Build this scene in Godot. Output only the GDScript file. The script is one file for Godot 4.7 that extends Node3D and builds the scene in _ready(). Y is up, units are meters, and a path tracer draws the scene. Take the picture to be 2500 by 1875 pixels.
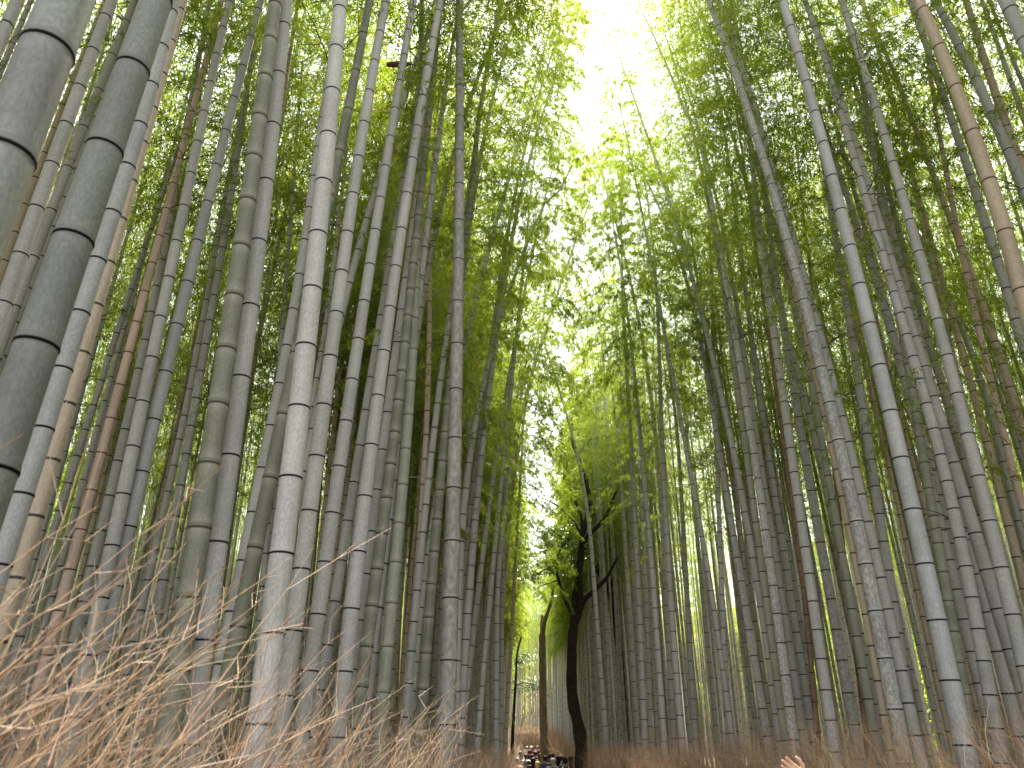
extends Node3D
# A path between two brushwood fences through a tall bamboo grove, seen looking up along it.

const EYE := 1.9
var rng := RandomNumberGenerator.new()
var M := {}
var tones := {}
var names_taken := {}
var crowns: Array[Mesh] = []
var edge_crowns: Array[Mesh] = []
var thin_crowns: Array[Mesh] = []
var bare_branches: Array[Mesh] = []
var ring_mesh := {}
var known_culms := {}
var placed: Array = []          # [azimuth, distance, side, short name] of every culm built by name
var leaf_material: StandardMaterial3D
var twig_material: StandardMaterial3D


func _ready():
	rng.seed = 20240611
	# ---- camera, sky, sun, exposure
	var cam := Camera3D.new()
	cam.name = "camera"
	add_child(cam)
	cam.position = Vector3(0, EYE, 0)
	cam.rotation = Vector3(deg_to_rad(25.56), deg_to_rad(1.2), 0)
	cam.fov = 53.05
	cam.near = 0.05
	cam.far = 900.0
	var lens := CameraAttributesPhysical.new()
	lens.frustum_focal_length = 24.04
	lens.frustum_focus_distance = 9.0
	lens.frustum_near = 0.05
	lens.frustum_far = 900.0
	lens.exposure_aperture = 6.0
	cam.attributes = lens
	cam.current = true
	var sky_stuff := ProceduralSkyMaterial.new()
	sky_stuff.sky_top_color = Color(0.93, 0.95, 0.97)
	sky_stuff.sky_horizon_color = Color(0.98, 0.98, 0.97)
	sky_stuff.sky_curve = 0.2
	sky_stuff.ground_bottom_color = Color(0.25, 0.22, 0.18)
	sky_stuff.ground_horizon_color = Color(0.6, 0.6, 0.55)
	var env := Environment.new()
	env.background_mode = Environment.BG_SKY
	env.sky = Sky.new()
	env.sky.sky_material = sky_stuff
	env.background_energy_multiplier = 0.26
	env.tonemap_mode = Environment.TONE_MAPPER_LINEAR
	env.tonemap_exposure = 18.5
	env.sdfgi_enabled = true
	env.ssao_enabled = true
	env.ssil_enabled = true
	var we := WorldEnvironment.new()
	we.name = "world_environment"
	we.environment = env
	add_child(we)
	var sun := DirectionalLight3D.new()
	sun.name = "sun"
	sun.light_color = Color(1.0, 0.96, 0.88)
	sun.light_energy = 1.0
	sun.light_angular_distance = 10.0
	sun.shadow_enabled = true
	add_child(sun)
	sun.look_at_from_position(Vector3(2.6, 30, -17), Vector3.ZERO)

	make_materials()
	make_shared_meshes()
	setting()
	fences()
	traced_culms()
	filled_culms()
	green_slopes()
	dry_bits()
	trees()
	people()


# ------------------------------------------------------------------ helpers
func numbered(called: String) -> String:
	var k: int = names_taken.get(called, -1) + 1
	names_taken[called] = k
	return called if k == 0 else "%s_%03d" % [called, k]


func tag(o: Node3D, label: String, category: String, group := "", kind := ""):
	if label: o.set_meta("label", label)
	if category: o.set_meta("category", category)
	if group: o.set_meta("group", group)
	if kind: o.set_meta("kind", kind)


func thing(called: String, label: String, category: String, at: Vector3, group := "") -> Node3D:
	var o := Node3D.new()
	o.name = numbered(called)
	add_child(o)
	o.position = at
	tag(o, label, category, group)
	return o


func part(called: String, mesh: Mesh, material: Material, parent: Node, xf := Transform3D()) -> MeshInstance3D:
	var o := MeshInstance3D.new()
	o.name = called
	o.mesh = mesh
	o.transform = xf
	if material: o.material_override = material
	parent.add_child(o, true)
	return o


func mesh_of(v: PackedVector3Array, n: PackedVector3Array, idx: PackedInt32Array, uv = null, col = null) -> ArrayMesh:
	var a := []
	a.resize(Mesh.ARRAY_MAX)
	a[Mesh.ARRAY_VERTEX] = v
	a[Mesh.ARRAY_NORMAL] = n
	a[Mesh.ARRAY_INDEX] = idx
	if uv != null: a[Mesh.ARRAY_TEX_UV] = uv
	if col != null: a[Mesh.ARRAY_COLOR] = col
	var m := ArrayMesh.new()
	m.add_surface_from_arrays(Mesh.PRIMITIVE_TRIANGLES, a)
	return m


class Soup:      # collects tubes and leaves for one mesh
	var v := PackedVector3Array()
	var n := PackedVector3Array()
	var i := PackedInt32Array()
	var c := PackedColorArray()
	var u := PackedVector2Array()

	func tube(pts: Array, radii: Array, sides: int, color := Color.WHITE, v0 := 0.0):
		var first := v.size()
		var side := Vector3.RIGHT
		var along := v0
		for k in pts.size():
			var a: Vector3 = pts[maxi(k - 1, 0)]
			var b: Vector3 = pts[mini(k + 1, pts.size() - 1)]
			var t := (b - a).normalized()
			if absf(t.dot(side)) > 0.9: side = Vector3.FORWARD if absf(t.z) < 0.8 else Vector3.UP
			side = (side - t * t.dot(side)).normalized()
			var other := t.cross(side)
			if k > 0: along += (pts[k] - pts[k - 1]).length()
			for s in sides + 1:
				var ang := TAU * s / sides
				var d := side * cos(ang) + other * sin(ang)
				v.append(pts[k] + d * radii[k])
				n.append(d)
				c.append(color)
				u.append(Vector2(float(s) / sides, along))
		var w := sides + 1
		for k in pts.size() - 1:
			for s in sides:
				var p := first + k * w + s
				i.append_array([p, p + w, p + 1, p + 1, p + w, p + w + 1])

	func leaf(at: Vector3, dir: Vector3, up: Vector3, length: float, width: float, color: Color):
		var across := dir.cross(up).normalized()
		var nn := across.cross(dir).normalized()
		var p := v.size()
		var mid := at + dir * length * 0.4 + nn * length * 0.04
		v.append_array([at, mid + across * width * 0.5, mid - across * width * 0.5, at + dir * length - nn * length * 0.07])
		for k in 4:
			n.append(nn)
			c.append(color)
			u.append(Vector2.ZERO)
		i.append_array([p, p + 2, p + 1, p + 1, p + 2, p + 3])

	func mesh(into: ArrayMesh = null) -> ArrayMesh:
		var a := []
		a.resize(Mesh.ARRAY_MAX)
		a[Mesh.ARRAY_VERTEX] = v
		a[Mesh.ARRAY_NORMAL] = n
		a[Mesh.ARRAY_INDEX] = i
		a[Mesh.ARRAY_COLOR] = c
		a[Mesh.ARRAY_TEX_UV] = u
		var m := into if into else ArrayMesh.new()
		m.add_surface_from_arrays(Mesh.PRIMITIVE_TRIANGLES, a)
		return m


func plain(r: float, g: float, b: float, rough := 0.8) -> StandardMaterial3D:
	var m := StandardMaterial3D.new()
	m.albedo_color = Color(r, g, b).linear_to_srgb()
	m.roughness = rough
	m.metallic_specular = 0.3
	return m


func noise_picture(seed_: int, fine: float, streak: float, low: float, high: float, spots: float) -> ImageTexture:
	# surface of a culm: blotches, lengthwise streaks and lichen spots around a mean near white
	var w := 192
	var h := 384
	var a := FastNoiseLite.new()
	a.seed = seed_
	a.frequency = fine
	a.fractal_octaves = 4
	var b := FastNoiseLite.new()
	b.seed = seed_ + 7
	b.frequency = 0.5
	var s := FastNoiseLite.new()
	s.seed = seed_ + 13
	s.frequency = fine * 5.0
	s.fractal_octaves = 2
	var im := Image.create(w, h, false, Image.FORMAT_RGB8)
	for y in h:
		for x in w:
			var ang := TAU * x / w
			var cx := cos(ang) * 30.0
			var cz := sin(ang) * 30.0
			var yy := absf(y - h * 0.5) * 1.0      # mirrored, so that it repeats without a seam
			var k := 0.5 + 0.75 * a.get_noise_3d(cx * 1.2, yy * 0.8, cz * 1.2)
			k += streak * b.get_noise_3d(cx * 0.9, yy * 0.025, cz * 0.9)
			var q := s.get_noise_3d(cx, yy, cz)
			if q > 0.28: k += spots * (q - 0.28) * 3.0
			if q < -0.36: k -= spots * 1.2 * (-0.36 - q) * 3.0
			var g := clampf(lerpf(low, high, k), 0.0, 1.0)
			im.set_pixel(x, y, Color(g, g, g * 0.995))
	return ImageTexture.create_from_image(im)


func make_materials():
	var smooth := noise_picture(3, 0.09, 0.5, 0.84, 1.0, 0.12)
	var blotchy := noise_picture(11, 0.11, 0.4, 0.83, 1.0, 0.22)
	var patchy := noise_picture(23, 0.05, 0.5, 0.66, 1.02, 0.6)
	var stained := noise_picture(31, 0.03, 0.6, 0.68, 1.0, 0.3)
	var skins := {"ash": blotchy, "dark": blotchy, "slate": blotchy, "tan": smooth, "pink": smooth, "olive": smooth, "green": smooth, "pale": blotchy, "mottled": patchy, "white": patchy, "rust": stained, "stained": stained}
	# linear base colours of the culms
	tones = {
		"ash": Color(0.413, 0.400, 0.420), "slate": Color(0.362, 0.361, 0.392), "dark": Color(0.208, 0.216, 0.224), "tan": Color(0.455, 0.365, 0.300), "pink": Color(0.571, 0.419, 0.381), "olive": Color(0.194, 0.195, 0.165), "green": Color(0.291, 0.300, 0.251), "pale": Color(0.479, 0.463, 0.491), "mottled": Color(0.428, 0.419, 0.439), "white": Color(0.592, 0.570, 0.606), "rust": Color(0.250, 0.132, 0.094), "stained": Color(0.301, 0.291, 0.282),
	}
	for k in skins:
		var m := StandardMaterial3D.new()
		m.resource_name = "culm " + k
		m.vertex_color_use_as_albedo = true
		m.albedo_texture = skins[k]
		m.roughness = 0.5 if k in ["olive", "green", "tan", "pink", "stained"] else 0.62
		m.metallic_specular = 0.4
		m.uv1_scale = Vector3(1, 0.9, 1)
		M[k] = m
	for k in tones:
		var m := StandardMaterial3D.new()
		m.resource_name = "node ring " + k
		m.vertex_color_use_as_albedo = true
		m.albedo_color = (tones[k] * 0.9).linear_to_srgb()
		m.roughness = 0.8
		m.metallic_specular = 0.15
		M["ring " + k] = m
	leaf_material = StandardMaterial3D.new()
	leaf_material.vertex_color_use_as_albedo = true
	leaf_material.roughness = 0.6
	leaf_material.specular_mode = BaseMaterial3D.SPECULAR_DISABLED
	leaf_material.backlight_enabled = true
	leaf_material.backlight = Color(1.0, 1.0, 0.6)
	leaf_material.cull_mode = BaseMaterial3D.CULL_DISABLED
	twig_material = StandardMaterial3D.new()
	twig_material.vertex_color_use_as_albedo = true
	twig_material.roughness = 0.8
	M.bark = plain(0.050, 0.041, 0.032, 0.95)
	M.bark.albedo_texture = noise_picture(41, 0.09, 0.9, 0.35, 1.0, 0.6)
	M.brown_bark = plain(0.30, 0.23, 0.15, 0.95)
	M.brown_bark.albedo_texture = noise_picture(43, 0.08, 0.9, 0.5, 1.0, 0.6)
	var litter := noise_picture(51, 0.12, 0.0, 0.3, 1.0, 0.8)
	M.litter = plain(0.16, 0.11, 0.065, 1.0)
	M.litter.albedo_texture = litter
	M.litter.uv1_triplanar = true
	M.litter.uv1_world_triplanar = true
	M.litter.uv1_scale = Vector3(0.6, 0.6, 0.6)
	M.path = plain(0.20, 0.185, 0.165, 0.95)
	M.path.albedo_texture = noise_picture(61, 0.2, 0.0, 0.6, 1.0, 0.5)
	M.path.uv1_triplanar = true
	M.path.uv1_world_triplanar = true
	M.path.uv1_scale = Vector3(0.9, 0.9, 0.9)
	M.core = plain(0.26, 0.15, 0.085, 1.0)
	M.core.albedo_texture = noise_picture(71, 0.15, 0.8, 0.2, 1.0, 0.8)
	M.core.uv1_triplanar = true
	M.core.uv1_world_triplanar = true
	M.core.uv1_scale = Vector3(1.4, 1.4, 1.4)


func ground_at(x: float, z: float) -> float:
	return 1.4 * smoothstep(-44.0, -82.0, z) - 0.2 * smoothstep(-20.0, -36.0, z) + 0.012 * maxf(absf(x) - 4.0, 0.0)


# ------------------------------------------------------------------ shared meshes
func make_shared_meshes():
	for k in 5: crowns.append(make_crown(k, 17, 20))
	for k in 4: edge_crowns.append(make_crown(20 + k, 42, 47))
	for k in 5: thin_crowns.append(make_crown(40 + k, 10, 12))
	for k in 4: bare_branches.append(make_bare_branch(k))
	ring_mesh["dark"] = make_ring(Color(0.035, 0.03, 0.027), Color(0.98, 0.98, 0.98))
	ring_mesh["pale"] = make_ring(Color(0.30, 0.27, 0.22), Color(1.7, 1.65, 1.55))
	ring_mesh["warm"] = make_ring(Color(0.12, 0.06, 0.05), Color(0.97, 0.93, 0.9))


func make_ring(dark: Color, light: Color) -> Mesh:
	var prof := [[-0.016, 1.0, light * 0.9], [-0.0085, 1.012, light * 0.85], [-0.0065, 1.014, dark], [-0.002, 1.046, dark], [0.004, 1.052, dark], [0.006, 1.034, dark * 1.6], [0.013, 1.040, light * 0.9], [0.024, 1.024, light], [0.036, 1.010, light * 0.95], [0.041, 0.99, light * 0.95]]
	var v := PackedVector3Array()
	var n := PackedVector3Array()
	var c := PackedColorArray()
	var idx := PackedInt32Array()
	var sides := 24
	for p in prof:
		for s in sides:
			var d := Vector3(cos(TAU * s / sides), 0, sin(TAU * s / sides))
			v.append(d * p[1] + Vector3(0, p[0], 0))
			n.append(d)
			var col: Color = p[2]
			col.a = 1.0
			c.append(col)
	for k in prof.size() - 1:
		for s in sides:
			var a := k * sides + s
			var b := k * sides + (s + 1) % sides
			idx.append_array([a, b, a + sides, b, b + sides, a + sides])
	return mesh_of(v, n, idx, null, c)


func make_crown(k: int, fewest: int, most: int) -> Mesh:
	# nine metres of leafy culm top: pairs of drooping branches, side twigs and hanging leaves; surface 0 wood, surface 1 leaves
	var r := RandomNumberGenerator.new()
	r.seed = 100 + k
	var wood := Soup.new()
	var leaves := Soup.new()
	var brown := Color(0.20, 0.20, 0.12)
	var y := 0.0
	var turn := r.randf() * TAU
	while y < 9.6:
		var f := y / 9.6
		for s in 2:
			if r.randf() < 0.10: continue
			var az := turn + PI * s * 0.35 + r.randf_range(-0.4, 0.4)
			var out := Vector3(cos(az), 0, sin(az))
			var length := lerpf(2.25, 0.85, pow(f, 1.3)) * r.randf_range(0.65, 1.15) * (0.6 + 0.4 * smoothstep(0.0, 0.12, f))
			var rise := r.randf_range(0.5, 1.1)
			var pts := []
			var radii := []
			for j in 6:
				var t := j / 5.0
				pts.append(Vector3(0, y, 0) + out * length * t * (1.0 - 0.1 * t) + Vector3.UP * length * (rise * t - (0.55 + 0.55 * rise) * t * t))
				radii.append(lerpf(0.007, 0.0022, t) * (1.0 - 0.4 * f))
			wood.tube(pts, radii, 3, brown)
			var tone := r.randf()
			var n_side := int(length * 7.5)
			for q in n_side:
				var t := lerpf(0.22, 1.0, (q + r.randf()) / n_side)
				var seg := minf(t * 5.0, 4.999)
				var at: Vector3 = pts[int(seg)].lerp(pts[int(seg) + 1], seg - int(seg))
				var fwd: Vector3 = (pts[int(seg) + 1] - pts[int(seg)]).normalized()
				var side := fwd.cross(Vector3.UP).normalized() * (1.0 if q % 2 else -1.0)
				var dir := (fwd * 0.75 + side * r.randf_range(0.35, 0.9) + Vector3.UP * r.randf_range(-0.55, 0.35)).normalized()
				var tl := r.randf_range(0.18, 0.42) * (0.7 + 0.3 * length)
				var tip := at + dir * tl + Vector3.DOWN * tl * 0.22
				var n_leaf := r.randi_range(fewest, most)
				for e in n_leaf:
					var u := pow(float(e) / n_leaf, 0.7)
					var la := at.lerp(tip, 0.12 + 0.88 * u) + Vector3.UP * tl * 0.04
					var az2 := r.randf() * TAU
					var ld := (dir * 0.65 + Vector3(cos(az2), r.randf_range(-0.95, 0.25), sin(az2)) * 0.8).normalized()
					var green := r.randf()
					var col := Color(0.118, 0.176, 0.038).lerp(Color(0.200, 0.262, 0.062), tone * 0.55 + green * 0.45)
					if r.randf() < 0.035: col = Color(0.36, 0.29, 0.08)
					leaves.leaf(la, ld, Vector3(r.randf_range(-0.6, 0.6), 1, r.randf_range(-0.6, 0.6)).normalized(), r.randf_range(0.072, 0.124), r.randf_range(0.0115, 0.0168), col)
		y += lerpf(0.36, 0.24, f)
		turn += PI + r.randf_range(-0.7, 0.7)
	var m := wood.mesh()
	m.surface_set_material(0, twig_material)
	leaves.mesh(m)
	m.surface_set_material(1, leaf_material)
	return m


func make_bush(k: int) -> Mesh:
	# a loose plume of larger leaves, six metres tall and four across
	var r := RandomNumberGenerator.new()
	r.seed = 700 + k
	var s := Soup.new()
	for q in 1700:
		var y := pow(r.randf(), 0.8) * 6.0
		var az := r.randf() * TAU
		var reach := 2.1 * (1.0 - 0.75 * pow(y / 6.0, 2.0)) * sqrt(r.randf()) * (0.75 + 0.25 * sin(az * 5.0 + y * 3.0))
		var out := Vector3(cos(az), 0, sin(az))
		var d := (out * 0.6 + Vector3(r.randf_range(-1, 1), r.randf_range(-0.9, 0.3), r.randf_range(-1, 1))).normalized()
		s.leaf(out * reach + Vector3.UP * y, d, Vector3(r.randf_range(-0.7, 0.7), 1, r.randf_range(-0.7, 0.7)).normalized(), r.randf_range(0.22, 0.38), r.randf_range(0.05, 0.085), Color(0.118, 0.176, 0.038).lerp(Color(0.200, 0.262, 0.062), r.randf()))
	var m := s.mesh()
	m.surface_set_material(0, leaf_material)
	return m


func make_bare_branch(k: int) -> Mesh:
	var r := RandomNumberGenerator.new()
	r.seed = 300 + k
	var wood := Soup.new()
	var col := Color(0.055, 0.05, 0.038) if k < 2 else Color(0.26, 0.25, 0.18)
	for s in 2:
		var az := (0.75 if s else -0.55) + r.randf_range(-0.25, 0.25)
		var out := Vector3(cos(az), 0, sin(az))
		var length := r.randf_range(0.7, 1.5) if s else r.randf_range(0.35, 0.9)
		var pts := []
		var radii := []
		var rise := r.randf_range(0.5, 1.0)
		for j in 8:
			var t := j / 7.0
			pts.append(out * length * t + Vector3.UP * length * (rise * t - 0.45 * t * t) + Vector3(r.randf_range(-1, 1), r.randf_range(-1, 1), r.randf_range(-1, 1)) * 0.02 * t)
			radii.append(lerpf(0.0085, 0.002, t))
		wood.tube(pts, radii, 5, col)
		for q in 3:
			var a: Vector3 = pts[2 + q * 2 if q < 2 else 6]
			var d := (out + Vector3(r.randf_range(-0.8, 0.8), r.randf_range(-0.2, 0.9), r.randf_range(-0.8, 0.8))).normalized()
			var l := r.randf_range(0.15, 0.5)
			wood.tube([a, a + d * l * 0.5, a + d * l + Vector3.DOWN * 0.04], [0.004, 0.003, 0.0012], 3, col)
	return wood.mesh()


# ------------------------------------------------------------------ ground and path
func strip(z0: float, z1: float, step: float, left: Callable, right: Callable, lift: float, cells: int) -> Mesh:
	var v := PackedVector3Array()
	var n := PackedVector3Array()
	var idx := PackedInt32Array()
	var rows := int((z0 - z1) / step)
	for k in rows + 1:
		var z := z0 - k * step
		for j in cells + 1:
			var x := lerpf(left.call(z), right.call(z), float(j) / cells)
			v.append(Vector3(x, ground_at(x, z) + lift, z))
			n.append(Vector3.UP)
	for k in rows:
		for j in cells:
			var a := k * (cells + 1) + j
			idx.append_array([a, a + cells + 1, a + 1, a + 1, a + cells + 1, a + cells + 2])
	return mesh_of(v, n, idx)


func left_face(z: float) -> float:       # inner face of the fence left of the path
	return -0.62 - 0.22 * smoothstep(-4.0, 1.0, z) - 0.12 * smoothstep(-9.0, -16.0, z) - 0.25 * smoothstep(-25.0, -60.0, z) - 3.5 * smoothstep(-60.0, -90.0, z)


func right_face(z: float) -> float:
	return 2.45 - 0.62 * smoothstep(-10.0, -24.0, z) + 0.25 * smoothstep(-27.0, -40.0, z) - 0.2 * smoothstep(-50.0, -66.0, z) - 4.0 * smoothstep(-62.0, -92.0, z)


func setting():
	var g := part("ground", strip(40, -420, 4.0, func(_z): return -220.0, func(_z): return 220.0, 0.0, 60), M.litter, self)
	tag(g, "brown leaf litter on the floor of the bamboo grove", "", "", "structure")
	var p := part("path", strip(12, -96, 2.0, left_face, right_face, 0.012, 6), M.path, self)
	tag(p, "grey path running between the two brushwood fences", "", "", "structure")


# ------------------------------------------------------------------ brushwood fences
func make_twig(k: int, length: float, thick: float, tone: Color) -> Mesh:
	var r := RandomNumberGenerator.new()
	r.seed = 500 + k
	var s := Soup.new()
	var pts := []
	var radii := []
	var bend := Vector3(r.randf_range(-0.12, 0.12), 0, r.randf_range(-0.12, 0.12))
	for j in 7:
		var t := j / 6.0
		pts.append(Vector3(0, length * t, 0) + bend * length * t * t + Vector3(r.randf_range(-1, 1), 0, r.randf_range(-1, 1)) * 0.007 * length)
		radii.append(lerpf(thick, thick * 0.3, t))
	s.tube(pts, radii, 4, tone)
	for q in 6:
		var a: Vector3 = pts[1 + q % 5]
		var az := r.randf() * TAU
		var d := Vector3(cos(az) * 0.6, 1.0, sin(az) * 0.6).normalized()
		var l := length * r.randf_range(0.12, 0.34)
		var mid := a + d * l * 0.5 + Vector3(r.randf_range(-1, 1), 0, r.randf_range(-1, 1)) * 0.01
		var tip := a + d * l + Vector3(r.randf_range(-1, 1), 0.2, r.randf_range(-1, 1)) * 0.06
		s.tube([a, mid, tip], [thick * 0.55, thick * 0.42, thick * 0.2], 3, tone.lightened(0.1))
		var d2 := (d + Vector3(r.randf_range(-1, 1), r.randf_range(-0.5, 0.8), r.randf_range(-1, 1)) * 0.8).normalized()
		s.tube([mid, mid + d2 * l * 0.35], [thick * 0.35, thick * 0.15], 3, tone)
	return s.mesh()


func fence_core(face: Callable, outward: float, z0: float, z1: float, high: Callable, depth: float) -> Mesh:
	var v := PackedVector3Array()
	var n := PackedVector3Array()
	var idx := PackedInt32Array()
	var prof := [Vector2(0.03, 0.0), Vector2(0.08, 0.5), Vector2(0.13, 0.78), Vector2(0.2, 0.88), Vector2(depth * 0.7, 0.87), Vector2(depth, 0.75), Vector2(depth, 0.0)]
	var rows := int((z0 - z1) / 0.5)
	for k in rows + 1:
		var z := z0 - k * 0.5
		var x: float = face.call(z)
		var top: float = high.call(z)
		for q in prof:
			var xx: float = x + outward * (q.x + rng.randf_range(-0.02, 0.02))
			v.append(Vector3(xx, ground_at(xx, z) + q.y * top + (rng.randf_range(-0.03, 0.03) if q.y > 0 else 0.0), z))
			n.append(Vector3(-outward if q.x < 0.15 else 0.0, 0.6 if q.y > 0.9 else 0.1, 0).normalized())
	var w := prof.size()
	for k in rows:
		for j in w - 1:
			var a := k * w + j
			if outward > 0.0: idx.append_array([a, a + w, a + 1, a + 1, a + w, a + w + 1])
			else: idx.append_array([a, a + 1, a + w, a + 1, a + w + 1, a + w])
	return mesh_of(v, n, idx)


func fence(label: String, face: Callable, outward: float, z0: float, z1: float, high: Callable, depth: float, kinds: Array) -> Node3D:
	var t := thing("brushwood_fence", label, "fence", Vector3.ZERO, "fences along the path")
	part("brushwood_core", fence_core(face, outward, z0, z1, high, depth), M.core, t)
	for k in kinds.size():
		var where: Array[Transform3D] = []
		var tint: Array[Color] = []
		var z := z0
		while z > z1:
			var away := -z
			z -= 0.012 * clampf(1.0 + away * 0.055, 1.0, 4.0) * kinds.size() * 0.24
			var x: float = face.call(z)
			var top: float = high.call(z)
			var size := rng.randf_range(0.65, 1.25) * clampf(1.0 + (away - 8.0) * 0.015, 1.0, 1.9)
			var at := Vector3(x + outward * rng.randf_range(-0.05, depth * 0.75), 0, z)
			var b := Basis(Vector3.UP, rng.randf() * TAU)
			b = Basis(Vector3.RIGHT, rng.randf_range(-1.05, -0.30)) * Basis(Vector3.BACK, rng.randf_range(-0.28, 0.28)) * b
			var tip_at := top + 0.16 * rng.randfn() - 0.06
			if rng.randf() < 0.5: tip_at = rng.randf_range(0.5, top)
			at.y = ground_at(at.x, z) + maxf(tip_at - b.y.y * size * (0.95 + 0.12 * k), -0.1)
			where.append(Transform3D(b.scaled(Vector3.ONE * size), at))
			var g := rng.randf_range(0.6, 1.25)
			tint.append(Color(g, g * rng.randf_range(0.9, 1.08), g * rng.randf_range(0.85, 1.05)))
		var mm := MultiMesh.new()
		mm.transform_format = MultiMesh.TRANSFORM_3D
		mm.use_colors = true
		mm.mesh = kinds[k]
		mm.instance_count = where.size()
		for q in where.size():
			mm.set_instance_transform(q, where[q])
			mm.set_instance_color(q, tint[q])
		var o := MultiMeshInstance3D.new()
		o.name = "twigs"
		o.multimesh = mm
		o.material_override = twig_material
		o.set_meta("kind", "stuff")
		t.add_child(o, true)
	return t


func left_high(z: float) -> float:
	return 1.73 + 0.22 * smoothstep(-3.4, -1.2, z) + 0.05 * sin(z * 2.1) + 0.04 * sin(z * 5.3)


func right_high(z: float) -> float:
	return 1.93 + 0.06 * sin(z * 1.7) + 0.04 * sin(z * 4.1) + 0.9 * smoothstep(-40.0, -66.0, z)


func fences():
	var kinds := []
	var colors := [Color(0.190, 0.098, 0.050), Color(0.232, 0.126, 0.067), Color(0.118, 0.057, 0.032), Color(0.285, 0.180, 0.105)]
	for k in 4: kinds.append(make_twig(k, 0.95 + 0.12 * k, 0.0022, colors[k]))
	var light_kinds := []
	for k in 4: light_kinds.append(make_twig(40 + k, 0.95 + 0.12 * k, 0.0026, colors[k] * 1.3))
	var l := fence("brown brushwood fence close beside the viewer, left of the path", left_face, -1.0, 1.5, -86.0, left_high, 0.34, kinds)
	fence("brown brushwood fence along the far side of the path, under the right grove", right_face, 1.0, 1.5, -90.0, right_high, 0.42, light_kinds)
	# the loose twigs nearest the eye, one by one
	var r := RandomNumberGenerator.new()
	r.seed = 77
	var long_kinds := []
	for k in 6: long_kinds.append(make_twig(20 + k, 0.95, 0.0027, [Color(0.235, 0.130, 0.071), Color(0.305, 0.198, 0.120), Color(0.135, 0.064, 0.039)][k % 3]))
	for k in 115:
		var z := -1.05 - 4.6 * pow(r.randf(), 1.2)
		var x := left_face(z) - r.randf_range(-0.12, 0.22)
		var size := r.randf_range(0.6, 1.1)
		var b := Basis(Vector3.RIGHT, r.randf_range(-1.35, -0.85)) * Basis(Vector3.BACK, r.randf_range(-0.3, 0.2)) * Basis(Vector3.UP, r.randf() * TAU)
		part("twig", long_kinds[k % 6], twig_material, l, Transform3D(b.scaled(Vector3.ONE * size), Vector3(x, 1.84 - r.randf_range(0.08, 0.42), z)))


	for k in 16:
		var z := -0.62 - 0.75 * r.randf()
		var b := Basis(Vector3.RIGHT, r.randf_range(-1.25, -0.8)) * Basis(Vector3.BACK, r.randf_range(-0.3, 0.1)) * Basis(Vector3.UP, r.randf() * TAU)
		part("twig", long_kinds[(k * 2) % 6], twig_material, l, Transform3D(b.scaled(Vector3.ONE * r.randf_range(0.7, 1.0)), Vector3(left_face(z) - 0.02, 1.90 - r.randf_range(0.0, 0.2), z)))


# ------------------------------------------------------------------ bamboo
func taper(f: float) -> float:      # share of the base radius left at the share f of the height
	return (1.0 - 0.80 * pow(f, 1.25)) * (1.0 + 0.10 * pow(1.0 - minf(f * 9.0, 1.0), 2.0))


func culm_at(c: Dictionary, h: float) -> Vector3:
	var hh := minf(h, c.known)
	var over := maxf(hh - c.from, 0.0)
	var off: Vector2 = c.lean * hh + c.bend * over * over
	if h > hh:
		var slope: Vector2 = (c.lean + c.bend * 2.0 * over).limit_length(0.3)
		off += slope * (h - hh) + c.nod * pow(maxf(h - c.high * 0.6, 0.0), 2.0)
	return Vector3(off.x, h, off.y)


func stem_mesh(c: Dictionary, nodes: Array, sides: int, rings_in: bool, r: RandomNumberGenerator) -> Mesh:
	var v := PackedVector3Array()
	var n := PackedVector3Array()
	var col := PackedColorArray()
	var uv := PackedVector2Array()
	var idx := PackedInt32Array()
	var base: Color = tones[c.kind]
	var levels := []      # [height, radius factor, colour]
	var tone := base * r.randf_range(0.9, 1.1)
	var warm := c.kind in ["tan", "pink", "rust"] as bool
	var dark := Color(0.05, 0.028, 0.02) if warm else Color(0.04, 0.036, 0.03)
	var light := base.lerp(Color(0.5, 0.49, 0.46), 0.45 if c.kind in ["olive", "green"] else 0.10)
	levels.append([-0.3, 1.05, tone])
	for k in nodes.size():
		var h: float = nodes[k]
		var next := base * r.randf_range(0.86, 1.12)
		next.g *= r.randf_range(0.985, 1.02)
		if rings_in:
			levels.append_array([[h - 0.022, 1.0, light], [h - 0.013, 1.012, light], [h - 0.012, 1.03, dark], [h + 0.004, 1.055, dark], [h + 0.010, 1.035, light], [h + 0.045, 1.0, next.lerp(light, 0.4)]])
		else:
			levels.append_array([[h - 0.10, 1.0, tone], [h - 0.02, 1.0, tone.lerp(light, 0.7)], [h + 0.03, 1.0, next.lerp(light, 0.7)], [h + 0.12, 1.0, next]])
		tone = next
	levels.append([c.high, 0.7, tone])
	var shift := r.randf() * 5.0
	for l in levels:
		var h: float = l[0]
		var p := culm_at(c, h)
		var t := (culm_at(c, h + 0.1) - culm_at(c, h - 0.1)).normalized()
		var sx := (Vector3.RIGHT - t * t.x).normalized()
		var sz := sx.cross(t)
		var rad: float = c.radius * taper(clampf(h / c.high, 0.0, 1.0)) * l[1]
		var cc: Color = l[2]
		cc.a = 1.0
		for s in sides + 1:
			var a := TAU * s / sides
			var d := sx * cos(a) + sz * sin(a)
			v.append(p + d * rad)
			n.append(d)
			col.append(cc)
			uv.append(Vector2(float(s) / sides, h + shift))
	var w := sides + 1
	for k in levels.size() - 1:
		for s in sides:
			var a := k * w + s
			idx.append_array([a, a + 1, a + w, a + 1, a + w + 1, a + w])
	return mesh_of(v, n, idx, uv, col)


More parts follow.
